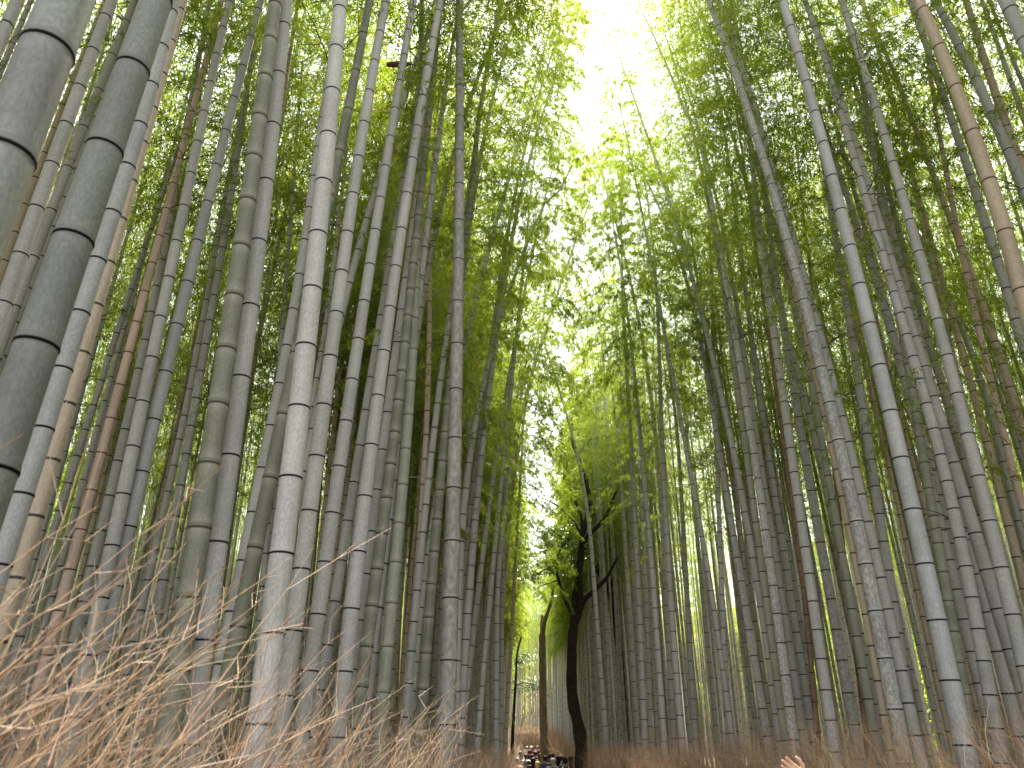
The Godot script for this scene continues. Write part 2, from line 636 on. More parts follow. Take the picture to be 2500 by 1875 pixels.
func culm(x: float, z: float, lean: Vector2, bend: Vector2, from: float, known: float, high: float, radius: float, kind: String, node_at: float, gap: float, rings: bool, short: String, label: String):
	var side := "left" if x < 0.9 else "right"
	var r := RandomNumberGenerator.new()
	r.seed = hash(label) + int(absf(x) * 1000.0) + int(absf(z) * 7777.0)
	var toward := Vector2(0.9 - x, 0.0).normalized()
	var c := {"lean": lean, "bend": bend, "from": from, "known": known, "high": high, "radius": radius, "kind": kind, "nod": toward * r.randf_range(0.0, 0.018) + Vector2(r.randf_range(-1, 1), r.randf_range(-1, 1)) * 0.008}
	var y0 := ground_at(x, z)
	var t := thing("bamboo_culm", label, "bamboo", Vector3(x, y0, z), "bamboo culms in the %s grove" % side)
	var nodes := []
	var h := node_at - floorf((node_at - 1.6) / gap) * gap
	var low := h
	while low > 0.15:
		low -= gap * lerpf(0.35, 0.9, clampf(low / 1.6, 0.0, 1.0))
		nodes.append(low)
	nodes.reverse()
	while h < high - 0.3:
		nodes.append(h)
		h += gap * (1.0 if h < high * 0.6 else 0.85) * r.randf_range(0.97, 1.03)
	if not rings:
		for k in nodes.size(): nodes[k] = nodes[k] + r.randf_range(-0.01, 0.01)
	var far := Vector2(x, z).length()
	part("stem", stem_mesh(c, nodes, 16 if far < 8.0 else (12 if far < 14.0 else 8), not rings, r), M[kind], t)
	if rings:
		var sort := "warm" if kind in ["tan", "pink", "rust"] else ("pale" if kind in ["olive", "green"] else "dark")
		for k in nodes:
			if k < 1.2 or k > 13.0: continue
			var rad: float = radius * taper(k / high)
			var up := (culm_at(c, k + 0.1) - culm_at(c, k - 0.1)).normalized()
			var b := Basis(Vector3.UP.cross(up).normalized(), Vector3.UP.angle_to(up)) if Vector3.UP.cross(up).length() > 1e-4 else Basis()
			b = b * Basis(Vector3.UP, r.randf() * TAU) * Basis.from_scale(Vector3(rad, 0.78, rad))
			part("node_ring", ring_mesh[sort], M["ring " + kind], t, Transform3D(b, culm_at(c, k)))
	# the leafy top
	var edge := x > left_face(z) - 1.7 and x < right_face(z) + 1.9
	var start := high - 9.6 * (0.74 if far < 9.0 else (r.randf_range(0.86, 0.98) if far < 14.0 else r.randf_range(0.86, 1.0)))
	leafy_top(t, c, start, high, r)
	# bare branches under the crown
	var lowest := start - r.randf_range(0.3, 2.2)
	for k in nodes:
		if k > lowest and k < start + 0.5 and r.randf() < 0.55:
			var b := Basis(Vector3.UP, r.randf() * TAU).scaled(Vector3.ONE * r.randf_range(0.7, 1.2))
			part("branch", bare_branches[r.randi() % 4], twig_material, t, Transform3D(b, culm_at(c, k)))
	placed.append([atan2(x, -z), far, side, short, t.position])
	if short: known_culms[short] = [t, c]


func leafy_top(t: Node3D, c: Dictionary, start: float, high: float, r: RandomNumberGenerator):
	var a := culm_at(c, start)
	var b := culm_at(c, high)
	var up := (b - a).normalized()
	var basis_ := Basis()
	var axis := Vector3.UP.cross(up)
	if axis.length() > 1e-4: basis_ = Basis(axis.normalized(), Vector3.UP.angle_to(up))
	var wide := r.randf_range(0.85, 1.15)
	# branches that met in the light over the path stay short
	var z := t.position.z
	wide = minf(wide, maxf(absf((a + b).x * 0.5 + t.position.x - lerpf(1.5, 1.0, smoothstep(-15.0, -35.0, z))) - (r.randf_range(-0.95, -0.1) if z > -17.0 else -1.2), 1.0) / 1.9)
	basis_ = basis_ * Basis(Vector3.UP, r.randf() * TAU) * Basis.from_scale(Vector3(wide, (b - a).length() / 9.6, wide))
	var edge := t.position.x > left_face(z) - 1.7 and t.position.x < right_face(z) + 1.5
	var crowded := 0
	for p in placed:
		if Vector2(p[4].x - t.position.x, p[4].z - z).length() < 1.3: crowded += 1
	var sorts: Array[Mesh] = crowns if t.position.length() < 9.0 else (edge_crowns if crowded < 2 else (crowns if crowded < 3 else thin_crowns)) if edge else (crowns if crowded < 2 else thin_crowns)
	part("crown", sorts[r.randi() % sorts.size()], null, t, Transform3D(basis_, a))


func traced_culms():
	culm(-1.52, -1.62, Vector2(0.0134, -0.0118), Vector2(0.00000, -0.00000), 0.00, 4.6, 19.1, 0.0837, "dark", 3.00, 0.420, true, "the widest blue grey culm", "widest blue grey bamboo culm, cut off by the upper left of the view")
	culm(-1.89, -2.41, Vector2(0.0242, -0.0177), Vector2(0.00011, -0.00008), 0.00, 5.7, 19.4, 0.0819, "dark", 4.18, 0.472, true, "the broad dark grey culm", "broad dark grey bamboo culm close behind the near fence, second widest")
	culm(-2.81, -3.92, Vector2(0.0229, -0.0156), Vector2(-0.01076, 0.00735), 5.25, 7.6, 19.1, 0.0591, "slate", 4.31, 0.383, true, "", "stout blue grey bamboo culm, first to the right of fourth tan culm on the left")
	culm(-4.07, -5.06, Vector2(0.0000, -0.0000), Vector2(0.00257, -0.00205), 4.50, 8.7, 18.8, 0.0712, "ash", 6.42, 0.460, true, "", "stout grey bamboo culm, second to the right of fourth tan culm on the left")
	culm(-5.35, -6.57, Vector2(0.0100, -0.0077), Vector2(0.00154, -0.00118), 0.00, 10.9, 18.9, 0.0709, "ash", 8.48, 0.620, true, "", "grey bamboo culm, fourth to the right of fourth tan culm on the left")
	culm(-5.63, -6.76, Vector2(0.0403, -0.0305), Vector2(-0.00634, 0.00479), 8.25, 10.6, 17.8, 0.0610, "ash", 3.00, 0.420, false, "", "grey bamboo culm, third to the right of fourth tan culm on the left")
	culm(-6.32, -7.65, Vector2(0.0000, -0.0000), Vector2(0.00298, -0.00244), 6.00, 10.9, 19.5, 0.0603, "tan", 3.00, 0.420, false, "fourth tan culm on the left", "tan bamboo culm, fourth tan one out from the path on the left")
	culm(-4.75, -7.80, Vector2(0.0166, -0.0098), Vector2(-0.00149, 0.00088), 7.50, 11.4, 17.9, 0.0632, "pink", 6.11, 0.420, true, "the leaning pink culm", "leaning pinkish tan bamboo culm in the left grove")
	culm(-3.43, -6.32, Vector2(-0.0107, 0.0059), Vector2(0.00533, -0.00294), 8.25, 10.3, 18.1, 0.0661, "ash", 5.63, 0.436, true, "", "stout grey bamboo culm, second to the right of the leaning pink culm")
	culm(-4.93, -8.58, Vector2(0.0073, -0.0042), Vector2(-0.00508, 0.00290), 4.50, 8.4, 19.6, 0.0631, "ash", 5.41, 0.410, false, "", "grey bamboo culm, first to the right of the leaning pink culm")
	culm(-3.45, -6.42, Vector2(0.0010, -0.0005), Vector2(0.00187, -0.00099), 0.75, 10.6, 18.8, 0.0699, "slate", 5.62, 0.500, true, "", "stout blue grey bamboo culm, second to the left of the left blotchy grey culm")
	culm(-4.22, -9.03, Vector2(-0.0116, 0.0055), Vector2(-0.00343, 0.00164), 7.50, 11.9, 18.5, 0.0648, "mottled", 6.79, 0.386, false, "the left blotchy grey culm", "blotchy grey bamboo culm, first blotchy grey one out from the path on the left")
	culm(-5.02, -9.93, Vector2(0.0261, -0.0128), Vector2(-0.00462, 0.00226), 3.75, 7.9, 18.8, 0.0573, "ash", 5.43, 0.384, false, "", "grey bamboo culm, first to the left of the left blotchy grey culm")
	culm(-2.02, -4.76, Vector2(-0.0120, 0.0054), Vector2(-0.00151, 0.00067), 0.00, 8.2, 20.1, 0.0740, "olive", 4.88, 0.428, true, "the dark olive culm", "dark olive bamboo culm with white node lines, paired with a lighter one")
	culm(-2.00, -4.95, Vector2(0.0018, -0.0007), Vector2(-0.00315, 0.00131), 0.00, 8.6, 20.3, 0.0706, "ash", 4.90, 0.593, true, "the smooth light-edged culm", "smooth grey bamboo culm with light edges, touching the dark olive one")
	culm(-3.42, -8.46, Vector2(-0.0141, 0.0061), Vector2(0.00000, -0.00000), 0.00, 13.3, 16.6, 0.0621, "tan", 3.00, 0.420, false, "third tan culm on the left", "tan bamboo culm, third tan one out from the path on the left")
	culm(-3.22, -10.12, Vector2(-0.0562, 0.0211), Vector2(0.00000, -0.00000), 0.00, 13.2, 16.3, 0.0470, "ash", 3.00, 0.420, false, "", "slim grey bamboo culm, to the right of third tan culm on the left")
	culm(-1.48, -4.58, Vector2(0.0022, -0.0007), Vector2(-0.00301, 0.00098), 1.50, 8.0, 19.0, 0.0774, "pale", 4.37, 0.467, true, "the broad pale culm", "broad pale speckled bamboo culm rising from the near fence")
	culm(-2.64, -6.54, Vector2(0.0530, -0.0188), Vector2(-0.01023, 0.00363), 4.50, 7.0, 18.1, 0.0612, "ash", 5.11, 0.428, true, "", "grey bamboo culm, to the left of third tan culm on the left")
	culm(-2.34, -5.89, Vector2(0.0596, -0.0213), Vector2(-0.00220, 0.00079), 6.75, 9.4, 19.0, 0.0661, "olive", 5.06, 0.581, true, "fourth dark olive culm on the left", "dark olive bamboo culm, fourth dark olive one out from the path on the left")
	culm(-1.77, -5.80, Vector2(0.0179, -0.0052), Vector2(0.00589, -0.00170), 6.00, 9.7, 18.0, 0.0713, "ash", 5.38, 0.446, true, "", "stout grey bamboo culm, second to the right of the broad pale culm")
	culm(-1.88, -6.69, Vector2(0.0253, -0.0062), Vector2(0.00173, -0.00043), 0.00, 10.8, 18.7, 0.0714, "ash", 6.04, 0.443, true, "", "stout grey bamboo culm, fifth to the left of third dark olive culm on the left")
	culm(-2.64, -7.62, Vector2(0.0291, -0.0072), Vector2(0.00674, -0.00166), 0.00, 11.3, 15.7, 0.0634, "ash", 8.44, 0.483, false, "", "grey bamboo culm, third to the left of third dark olive culm on the left")
	culm(-3.14, -9.08, Vector2(0.0531, -0.0161), Vector2(-0.01167, 0.00354), 6.00, 8.6, 17.4, 0.0467, "ash", 3.00, 0.420, false, "", "slim grey bamboo culm, first to the right of the broad pale culm")
	culm(-1.58, -6.79, Vector2(0.0060, -0.0013), Vector2(0.00372, -0.00078), 0.00, 10.9, 19.8, 0.0745, "ash", 6.02, 0.502, true, "", "stout grey bamboo culm, second to the left of third dark olive culm on the left")
	culm(-1.91, -8.17, Vector2(0.0522, -0.0101), Vector2(-0.00300, 0.00058), 8.25, 10.8, 19.8, 0.0682, "ash", 6.37, 0.465, true, "", "grey bamboo culm, first to the left of third dark olive culm on the left")
	culm(-2.38, -8.77, Vector2(0.0585, -0.0134), Vector2(0.00035, -0.00008), 0.00, 7.3, 19.6, 0.0667, "ash", 4.83, 0.466, true, "", "grey bamboo culm, fourth to the left of third dark olive culm on the left")
	culm(-1.73, -7.75, Vector2(0.0576, -0.0105), Vector2(-0.00503, 0.00092), 3.75, 6.4, 19.3, 0.0689, "olive", 3.94, 0.370, true, "third dark olive culm on the left", "dark olive bamboo culm, third dark olive one out from the path on the left")
	culm(-1.54, -8.31, Vector2(0.0271, -0.0045), Vector2(-0.00856, 0.00143), 4.50, 8.3, 19.0, 0.0723, "green", 5.02, 0.429, true, "the left grey green culm", "grey green bamboo culm, first grey green one out from the path on the left")
	culm(-1.81, -8.39, Vector2(0.0578, -0.0087), Vector2(0.01177, -0.00176), 10.50, 12.7, 13.5, 0.0850, "ash", 9.84, 0.467, false, "", "grey bamboo culm, third to the left of second dark olive culm on the left")
	culm(-1.73, -9.68, Vector2(0.0000, -0.0000), Vector2(0.01153, -0.00163), 3.75, 11.0, 18.0, 0.0656, "ash", 8.95, 0.395, false, "", "slim grey bamboo culm, second to the left of second dark olive culm on the left")
	culm(-1.65, -10.30, Vector2(0.0440, -0.0062), Vector2(-0.00810, 0.00115), 3.00, 9.0, 15.0, 0.0555, "pink", 5.27, 0.378, false, "the slim pink culm", "slim pinkish bamboo culm with dark nodes, left of the thick stained one")
	culm(-0.74, -7.48, Vector2(0.0000, -0.0000), Vector2(-0.00192, 0.00019), 2.25, 12.0, 18.7, 0.0850, "stained", 6.54, 0.553, true, "the thick stained culm", "thick upright bamboo culm with dark water stains, nearest the path on the left")
	culm(-1.12, -10.67, Vector2(0.0023, -0.0002), Vector2(0.01303, -0.00100), 6.75, 15.5, 16.3, 0.0850, "slate", 12.43, 0.589, false, "", "slim blue grey bamboo culm, to the right of first dark olive culm on the left")
	culm(-1.52, -10.10, Vector2(0.0000, -0.0000), Vector2(0.00559, -0.00071), 0.00, 8.5, 19.8, 0.0560, "pale", 6.84, 0.380, false, "", "pale grey bamboo culm, first to the left of second dark olive culm on the left")
	culm(-1.29, -9.62, Vector2(0.0104, -0.0012), Vector2(0.00365, -0.00043), 0.00, 7.2, 18.3, 0.0727, "olive", 4.57, 0.403, true, "second dark olive culm on the left", "dark olive bamboo culm, second dark olive one out from the path on the left")
	culm(-1.87, -12.59, Vector2(0.0000, -0.0000), Vector2(0.00958, -0.00071), 0.00, 11.1, 19.3, 0.0684, "pale", 9.78, 0.415, false, "", "slim pale grey bamboo culm, to the left of first dark olive culm on the left")
	culm(-1.18, -13.00, Vector2(0.0053, -0.0003), Vector2(0.02464, -0.00144), 4.50, 12.6, 13.4, 0.0850, "pale", 8.85, 0.469, false, "the arching pale culm", "pale bamboo culm arching over toward the path at its top")
	culm(-1.11, -13.15, Vector2(0.0000, -0.0000), Vector2(0.00621, -0.00036), 0.00, 11.5, 19.0, 0.0734, "ash", 6.73, 0.395, false, "", "grey bamboo culm, first to the right of the arching pale culm")
	culm(-1.46, -16.38, Vector2(0.0600, -0.0022), Vector2(0.00456, -0.00017), 0.00, 11.0, 18.0, 0.0729, "ash", 3.00, 0.420, false, "", "slim grey bamboo culm, first to the left of second tan culm on the left")
	culm(-0.79, -21.85, Vector2(0.0100, -0.0002), Vector2(0.02801, -0.00056), 8.25, 13.9, 14.7, 0.0850, "slate", 3.00, 0.420, false, "", "slim blue grey bamboo culm, second to the left of first tan culm on the left")
	culm(-0.77, -19.15, Vector2(0.0000, -0.0000), Vector2(0.01961, -0.00027), 4.50, 12.0, 20.4, 0.0726, "pale", 3.00, 0.420, false, "", "slim pale grey bamboo culm, first to the left of first tan culm on the left")
	culm(-0.86, -25.10, Vector2(0.0600, -0.0004), Vector2(0.00000, -0.00000), 0.00, 13.1, 15.7, 0.0732, "tan", 3.00, 0.420, false, "first tan culm on the left", "tan bamboo culm, first tan one out from the path on the left")
	culm(-1.46, -13.41, Vector2(0.0599, -0.0041), Vector2(0.00258, -0.00018), 0.00, 11.1, 18.7, 0.0717, "olive", 3.00, 0.420, false, "first dark olive culm on the left", "dark olive bamboo culm, first dark olive one out from the path on the left")
	culm(-1.60, -17.45, Vector2(0.0384, -0.0031), Vector2(-0.01762, 0.00143), 5.25, 7.3, 19.8, 0.0635, "slate", 3.00, 0.420, false, "", "slim blue grey bamboo culm, to the right of the thick stained culm")
	culm(-1.09, -15.52, Vector2(0.0599, -0.0030), Vector2(0.00235, -0.00012), 0.00, 6.9, 19.8, 0.0627, "ash", 3.00, 0.420, false, "", "slim grey bamboo culm, second to the right of the arching pale culm")
	culm(-0.96, -23.03, Vector2(-0.0149, 0.0006), Vector2(0.01788, -0.00070), 3.00, 7.5, 18.3, 0.0618, "pale", 3.00, 0.420, false, "", "slim pale grey bamboo culm, second to the left of second tan culm on the left")
	culm(-1.12, -22.89, Vector2(0.0677, -0.0022), Vector2(0.00289, -0.00010), 5.25, 7.7, 18.6, 0.0547, "tan", 3.00, 0.420, false, "second tan culm on the left", "tan bamboo culm, second tan one out from the path on the left")
	culm(3.24, -6.48, Vector2(0.0136, 0.0069), Vector2(-0.00335, -0.00171), 2.25, 10.3, 18.1, 0.0778, "slate", 5.56, 0.452, true, "the stoutest right culm", "stoutest blue grey bamboo culm of the right grove")
	culm(3.43, -7.95, Vector2(0.0067, 0.0029), Vector2(-0.00645, -0.00274), 2.25, 12.4, 18.8, 0.0768, "mottled", 6.30, 0.450, true, "second blotchy grey culm on the right", "blotchy grey bamboo culm, second blotchy grey one out from the path on the right")
	culm(4.24, -9.39, Vector2(0.0000, 0.0000), Vector2(-0.00455, -0.00198), 1.50, 8.9, 18.5, 0.0705, "ash", 5.87, 0.347, false, "", "grey bamboo culm, to the right of second blotchy grey culm on the right")
	culm(4.29, -9.60, Vector2(0.0000, 0.0000), Vector2(-0.00328, -0.00127), 0.00, 14.5, 15.8, 0.0850, "tan", 12.30, 0.478, false, "first tan culm on the right", "tan bamboo culm, first tan one out from the path on the right")
	culm(4.13, -9.92, Vector2(0.0116, 0.0049), Vector2(-0.00455, -0.00191), 2.25, 7.6, 20.1, 0.0486, "tan", 4.18, 0.376, false, "the straight tan culm", "straight tan bamboo culm half hidden behind a blotchy grey one")
	culm(4.86, -8.06, Vector2(-0.0317, -0.0181), Vector2(-0.00792, -0.00452), 9.75, 12.6, 13.4, 0.0810, "ash", 7.17, 0.396, true, "", "grey bamboo culm, to the right of the dark green culm")
	culm(4.42, -7.51, Vector2(0.0234, 0.0143), Vector2(-0.00332, -0.00202), 3.00, 11.8, 18.9, 0.0728, "ash", 7.03, 0.444, true, "", "stout grey bamboo culm, first to the right of the right dark olive culm")
	culm(5.61, -9.84, Vector2(0.0057, 0.0033), Vector2(-0.00852, -0.00494), 11.25, 13.7, 14.5, 0.0850, "ash", 10.33, 0.461, false, "", "grey bamboo culm, to the left of the stoutest right culm")
	culm(4.30, -6.09, Vector2(0.0280, 0.0211), Vector2(-0.01222, -0.00920), 6.00, 9.9, 18.9, 0.0850, "tan", 7.49, 0.614, true, "the thick tan culm", "thick tan bamboo culm with brown specks, curving at the upper right")
	culm(5.84, -7.24, Vector2(0.0000, 0.0000), Vector2(-0.00921, -0.00727), 6.75, 11.5, 17.7, 0.0850, "slate", 9.62, 0.620, true, "", "blue grey bamboo culm, second to the right of the thick tan culm")
	culm(5.02, -5.11, Vector2(-0.0288, -0.0259), Vector2(0.00000, 0.00000), 0.00, 9.1, 20.3, 0.0850, "slate", 3.00, 0.420, true, "", "stout blue grey bamboo culm, to the right of sixth tan culm on the right")
	culm(6.48, -7.98, Vector2(0.0000, 0.0000), Vector2(0.00410, 0.00334), 8.25, 12.0, 18.0, 0.0842, "tan", 10.45, 0.507, false, "fifth tan culm on the right", "tan bamboo culm, fifth tan one out from the path on the right")
	culm(6.19, -9.51, Vector2(-0.0028, -0.0019), Vector2(0.00482, 0.00320), 2.25, 12.3, 18.7, 0.0549, "pink", 8.09, 0.439, false, "the slender pink culm", "slender pinkish bamboo culm of the right grove")
	culm(6.10, -8.59, Vector2(0.0113, 0.0082), Vector2(-0.00240, -0.00175), 6.75, 11.3, 19.8, 0.0766, "ash", 8.61, 0.461, false, "", "grey bamboo culm, to the left of the slender pink culm")
	culm(6.62, -9.67, Vector2(0.0000, 0.0000), Vector2(-0.00785, -0.00535), 6.00, 8.6, 19.8, 0.0653, "tan", 7.08, 0.346, false, "fourth tan culm on the right", "tan bamboo culm, fourth tan one out from the path on the right")
	culm(4.80, -9.50, Vector2(0.0400, 0.0218), Vector2(0.00140, 0.00076), 0.00, 7.6, 18.3, 0.0684, "green", 4.87, 0.343, true, "the dark green culm", "dark green bamboo culm with pale node lines in the right grove")
	culm(4.61, -10.51, Vector2(0.0450, 0.0214), Vector2(-0.00090, -0.00043), 6.00, 10.5, 18.6, 0.0746, "ash", 5.60, 0.388, false, "", "grey bamboo culm, to the left of second rusty brown culm on the right")
	culm(4.46, -11.61, Vector2(-0.0082, -0.0031), Vector2(0.00273, 0.00104), 4.50, 11.6, 19.0, 0.0811, "mottled", 5.95, 0.414, false, "first blotchy grey culm on the right", "blotchy grey bamboo culm, first blotchy grey one out from the path on the right")
	culm(3.95, -11.24, Vector2(0.0176, 0.0064), Vector2(0.00628, 0.00228), 9.00, 11.7, 20.0, 0.0810, "pale", 6.11, 0.382, false, "", "pale grey bamboo culm, to the left of first blotchy grey culm on the right")
	culm(3.92, -12.75, Vector2(0.0112, 0.0034), Vector2(-0.00244, -0.00075), 3.00, 14.4, 18.3, 0.0822, "white", 7.48, 0.452, false, "the whitish culm", "smooth whitish bamboo culm, brightest of the right grove")
	culm(4.44, -13.81, Vector2(-0.0055, -0.0018), Vector2(-0.00299, -0.00095), 9.00, 11.4, 18.5, 0.0756, "ash", 8.59, 0.455, false, "", "slim grey bamboo culm, first to the right of first tan culm on the right")
	culm(4.02, -13.39, Vector2(0.0010, 0.0003), Vector2(-0.00149, -0.00045), 7.50, 11.3, 17.9, 0.0785, "green", 7.30, 0.435, false, "first grey green culm on the right", "grey green bamboo culm, first grey green one out from the path on the right")
	culm(4.29, -15.08, Vector2(-0.0375, -0.0097), Vector2(-0.02433, -0.00631), 9.75, 15.3, 16.1, 0.0850, "white", 8.00, 0.450, false, "the spotted white culm", "whitish bamboo culm with black flecks, bending over the path at its top")
	culm(4.02, -13.69, Vector2(-0.0018, -0.0005), Vector2(-0.00735, -0.00203), 3.00, 14.6, 19.8, 0.0755, "ash", 7.92, 0.419, false, "", "slim grey bamboo culm, second to the right of the spotted white culm")
	culm(4.64, -13.94, Vector2(-0.0046, -0.0015), Vector2(0.00273, 0.00090), 6.00, 12.0, 19.8, 0.0739, "ash", 6.53, 0.346, false, "", "slim grey bamboo culm, second to the right of first tan culm on the right")
	culm(5.43, -10.05, Vector2(0.0000, 0.0000), Vector2(-0.01023, -0.00548), 6.00, 9.1, 18.6, 0.0722, "ash", 7.84, 0.373, false, "", "grey bamboo culm, to the right of the stoutest right culm")
	culm(6.28, -10.29, Vector2(-0.0228, -0.0134), Vector2(0.00577, 0.00341), 6.75, 9.2, 19.0, 0.0705, "olive", 6.74, 0.394, false, "the right dark olive culm", "dark olive bamboo culm, first dark olive one out from the path on the right")
	culm(7.13, -12.13, Vector2(0.0316, 0.0196), Vector2(-0.01557, -0.00966), 13.50, 16.1, 16.9, 0.0791, "slate", 11.44, 0.620, false, "", "slim blue grey bamboo culm, to the left of the right dark olive culm")
	culm(7.90, -12.59, Vector2(0.0253, 0.0162), Vector2(-0.02087, -0.01338), 6.75, 10.4, 18.3, 0.0738, "slate", 8.32, 0.507, false, "the strongly leaning culm", "blue grey bamboo culm leaning strongly toward the path")
	culm(4.28, -8.09, Vector2(0.0533, 0.0298), Vector2(-0.01495, -0.00834), 3.00, 5.7, 17.9, 0.0692, "ash", 3.60, 0.300, true, "", "stout grey bamboo culm, first to the right of the thick tan culm")
	culm(5.83, -11.11, Vector2(0.0526, 0.0288), Vector2(-0.01551, -0.00850), 3.00, 5.4, 18.1, 0.0670, "ash", 4.53, 0.361, false, "", "grey bamboo culm, second to the right of the right dark olive culm")
	culm(5.26, -12.72, Vector2(0.0000, 0.0000), Vector2(-0.00388, -0.00154), 0.00, 8.8, 19.8, 0.0726, "ash", 5.29, 0.344, false, "", "grey bamboo culm, to the left of second blotchy grey culm on the right")
	culm(3.60, -15.17, Vector2(0.0000, 0.0000), Vector2(-0.00737, -0.00171), 1.50, 6.3, 18.3, 0.0615, "ash", 4.70, 0.355, false, "", "slim grey bamboo culm, first to the right of the spotted white culm")
	culm(3.53, -15.74, Vector2(0.0583, 0.0143), Vector2(0.00155, 0.00038), 0.00, 6.9, 19.7, 0.0607, "pale", 4.73, 0.315, false, "", "slim pale grey bamboo culm, third to the right of the spotted white culm")
	culm(4.14, -12.73, Vector2(0.0665, 0.0230), Vector2(-0.00931, -0.00322), 3.00, 5.7, 18.6, 0.0472, "rust", 3.00, 0.420, false, "first rusty brown culm on the right", "rusty brown bamboo culm, first rusty brown one out from the path on the right")
	culm(5.18, -13.50, Vector2(0.0572, 0.0227), Vector2(0.00000, 0.00000), 0.00, 3.7, 19.0, 0.0457, "rust", 3.00, 0.420, false, "second rusty brown culm on the right", "rusty brown bamboo culm, second rusty brown one out from the path on the right")
	culm(6.62, -10.81, Vector2(0.0254, 0.0160), Vector2(-0.00288, -0.00181), 3.75, 7.3, 20.0, 0.0640, "tan", 3.00, 0.420, false, "sixth tan culm on the right", "tan bamboo culm, sixth tan one out from the path on the right")
	culm(2.78, -17.79, Vector2(0.0121, 0.0019), Vector2(-0.00231, -0.00036), 3.00, 11.8, 18.3, 0.0725, "pale", 6.58, 0.450, false, "", "slim pale grey bamboo culm, fifth to the left of the spotted white culm")
	culm(3.13, -24.70, Vector2(0.0000, 0.0000), Vector2(-0.00679, -0.00085), 9.75, 15.4, 17.9, 0.0850, "ash", 3.00, 0.420, false, "", "slim grey bamboo culm, ninth to the left of the spotted white culm")
	culm(2.20, -23.78, Vector2(-0.0307, -0.0026), Vector2(-0.02217, -0.00185), 7.50, 11.6, 18.1, 0.0850, "ash", 3.00, 0.420, false, "", "slim grey bamboo culm, tenth to the left of the spotted white culm")
	culm(3.37, -25.47, Vector2(0.0091, 0.0012), Vector2(-0.00687, -0.00092), 10.50, 16.1, 18.2, 0.0850, "slate", 3.00, 0.420, false, "", "slim blue grey bamboo culm, eighth to the left of the spotted white culm")
	culm(2.55, -19.25, Vector2(0.0273, 0.0040), Vector2(-0.00098, -0.00014), 3.00, 13.2, 19.8, 0.0850, "ash", 3.00, 0.420, false, "", "slim grey bamboo culm, seventh to the left of the spotted white culm")
	culm(3.29, -23.79, Vector2(0.0418, 0.0064), Vector2(-0.00347, -0.00053), 5.25, 14.5, 18.3, 0.0850, "ash", 3.00, 0.420, false, "", "slim grey bamboo culm, sixth to the left of the spotted white culm")
	culm(5.15, -23.48, Vector2(0.0061, 0.0014), Vector2(-0.00857, -0.00191), 14.25, 18.9, 19.9, 0.0850, "slate", 3.00, 0.420, false, "", "slim blue grey bamboo culm, first to the left of the spotted white culm")
	culm(3.68, -19.40, Vector2(0.0390, 0.0081), Vector2(-0.01184, -0.00247), 8.25, 13.8, 14.6, 0.0850, "ash", 3.00, 0.420, false, "", "slim grey bamboo culm, second to the left of the spotted white culm")
	culm(3.21, -19.36, Vector2(0.0322, 0.0057), Vector2(-0.00884, -0.00157), 6.75, 12.8, 20.0, 0.0850, "ash", 3.00, 0.420, false, "", "slim grey bamboo culm, fourth to the left of the spotted white culm")
	culm(3.06, -17.11, Vector2(0.0000, 0.0000), Vector2(0.00342, 0.00065), 2.25, 11.1, 18.3, 0.0801, "pale", 3.00, 0.420, false, "", "slim pale grey bamboo culm, third to the left of the spotted white culm")
	culm(4.84, -12.02, Vector2(0.0060, 0.0024), Vector2(-0.00860, -0.00348), 6.75, 10.7, 19.8, 0.0734, "green", 3.00, 0.420, false, "the sheathed green culm", "grey green bamboo culm with a dry brown sheath hanging on it")


func behind_everything(x: float, z: float) -> bool:
	# whether a culm here stands farther off than every culm built by name in nearly the same direction
	var az := atan2(x, -z)
	var d := Vector2(x, z).length()
	for p in placed:
		if absf(p[0] - az) < 0.035 + 0.06 / p[1] and d < p[1] + 0.8: return false
	return true


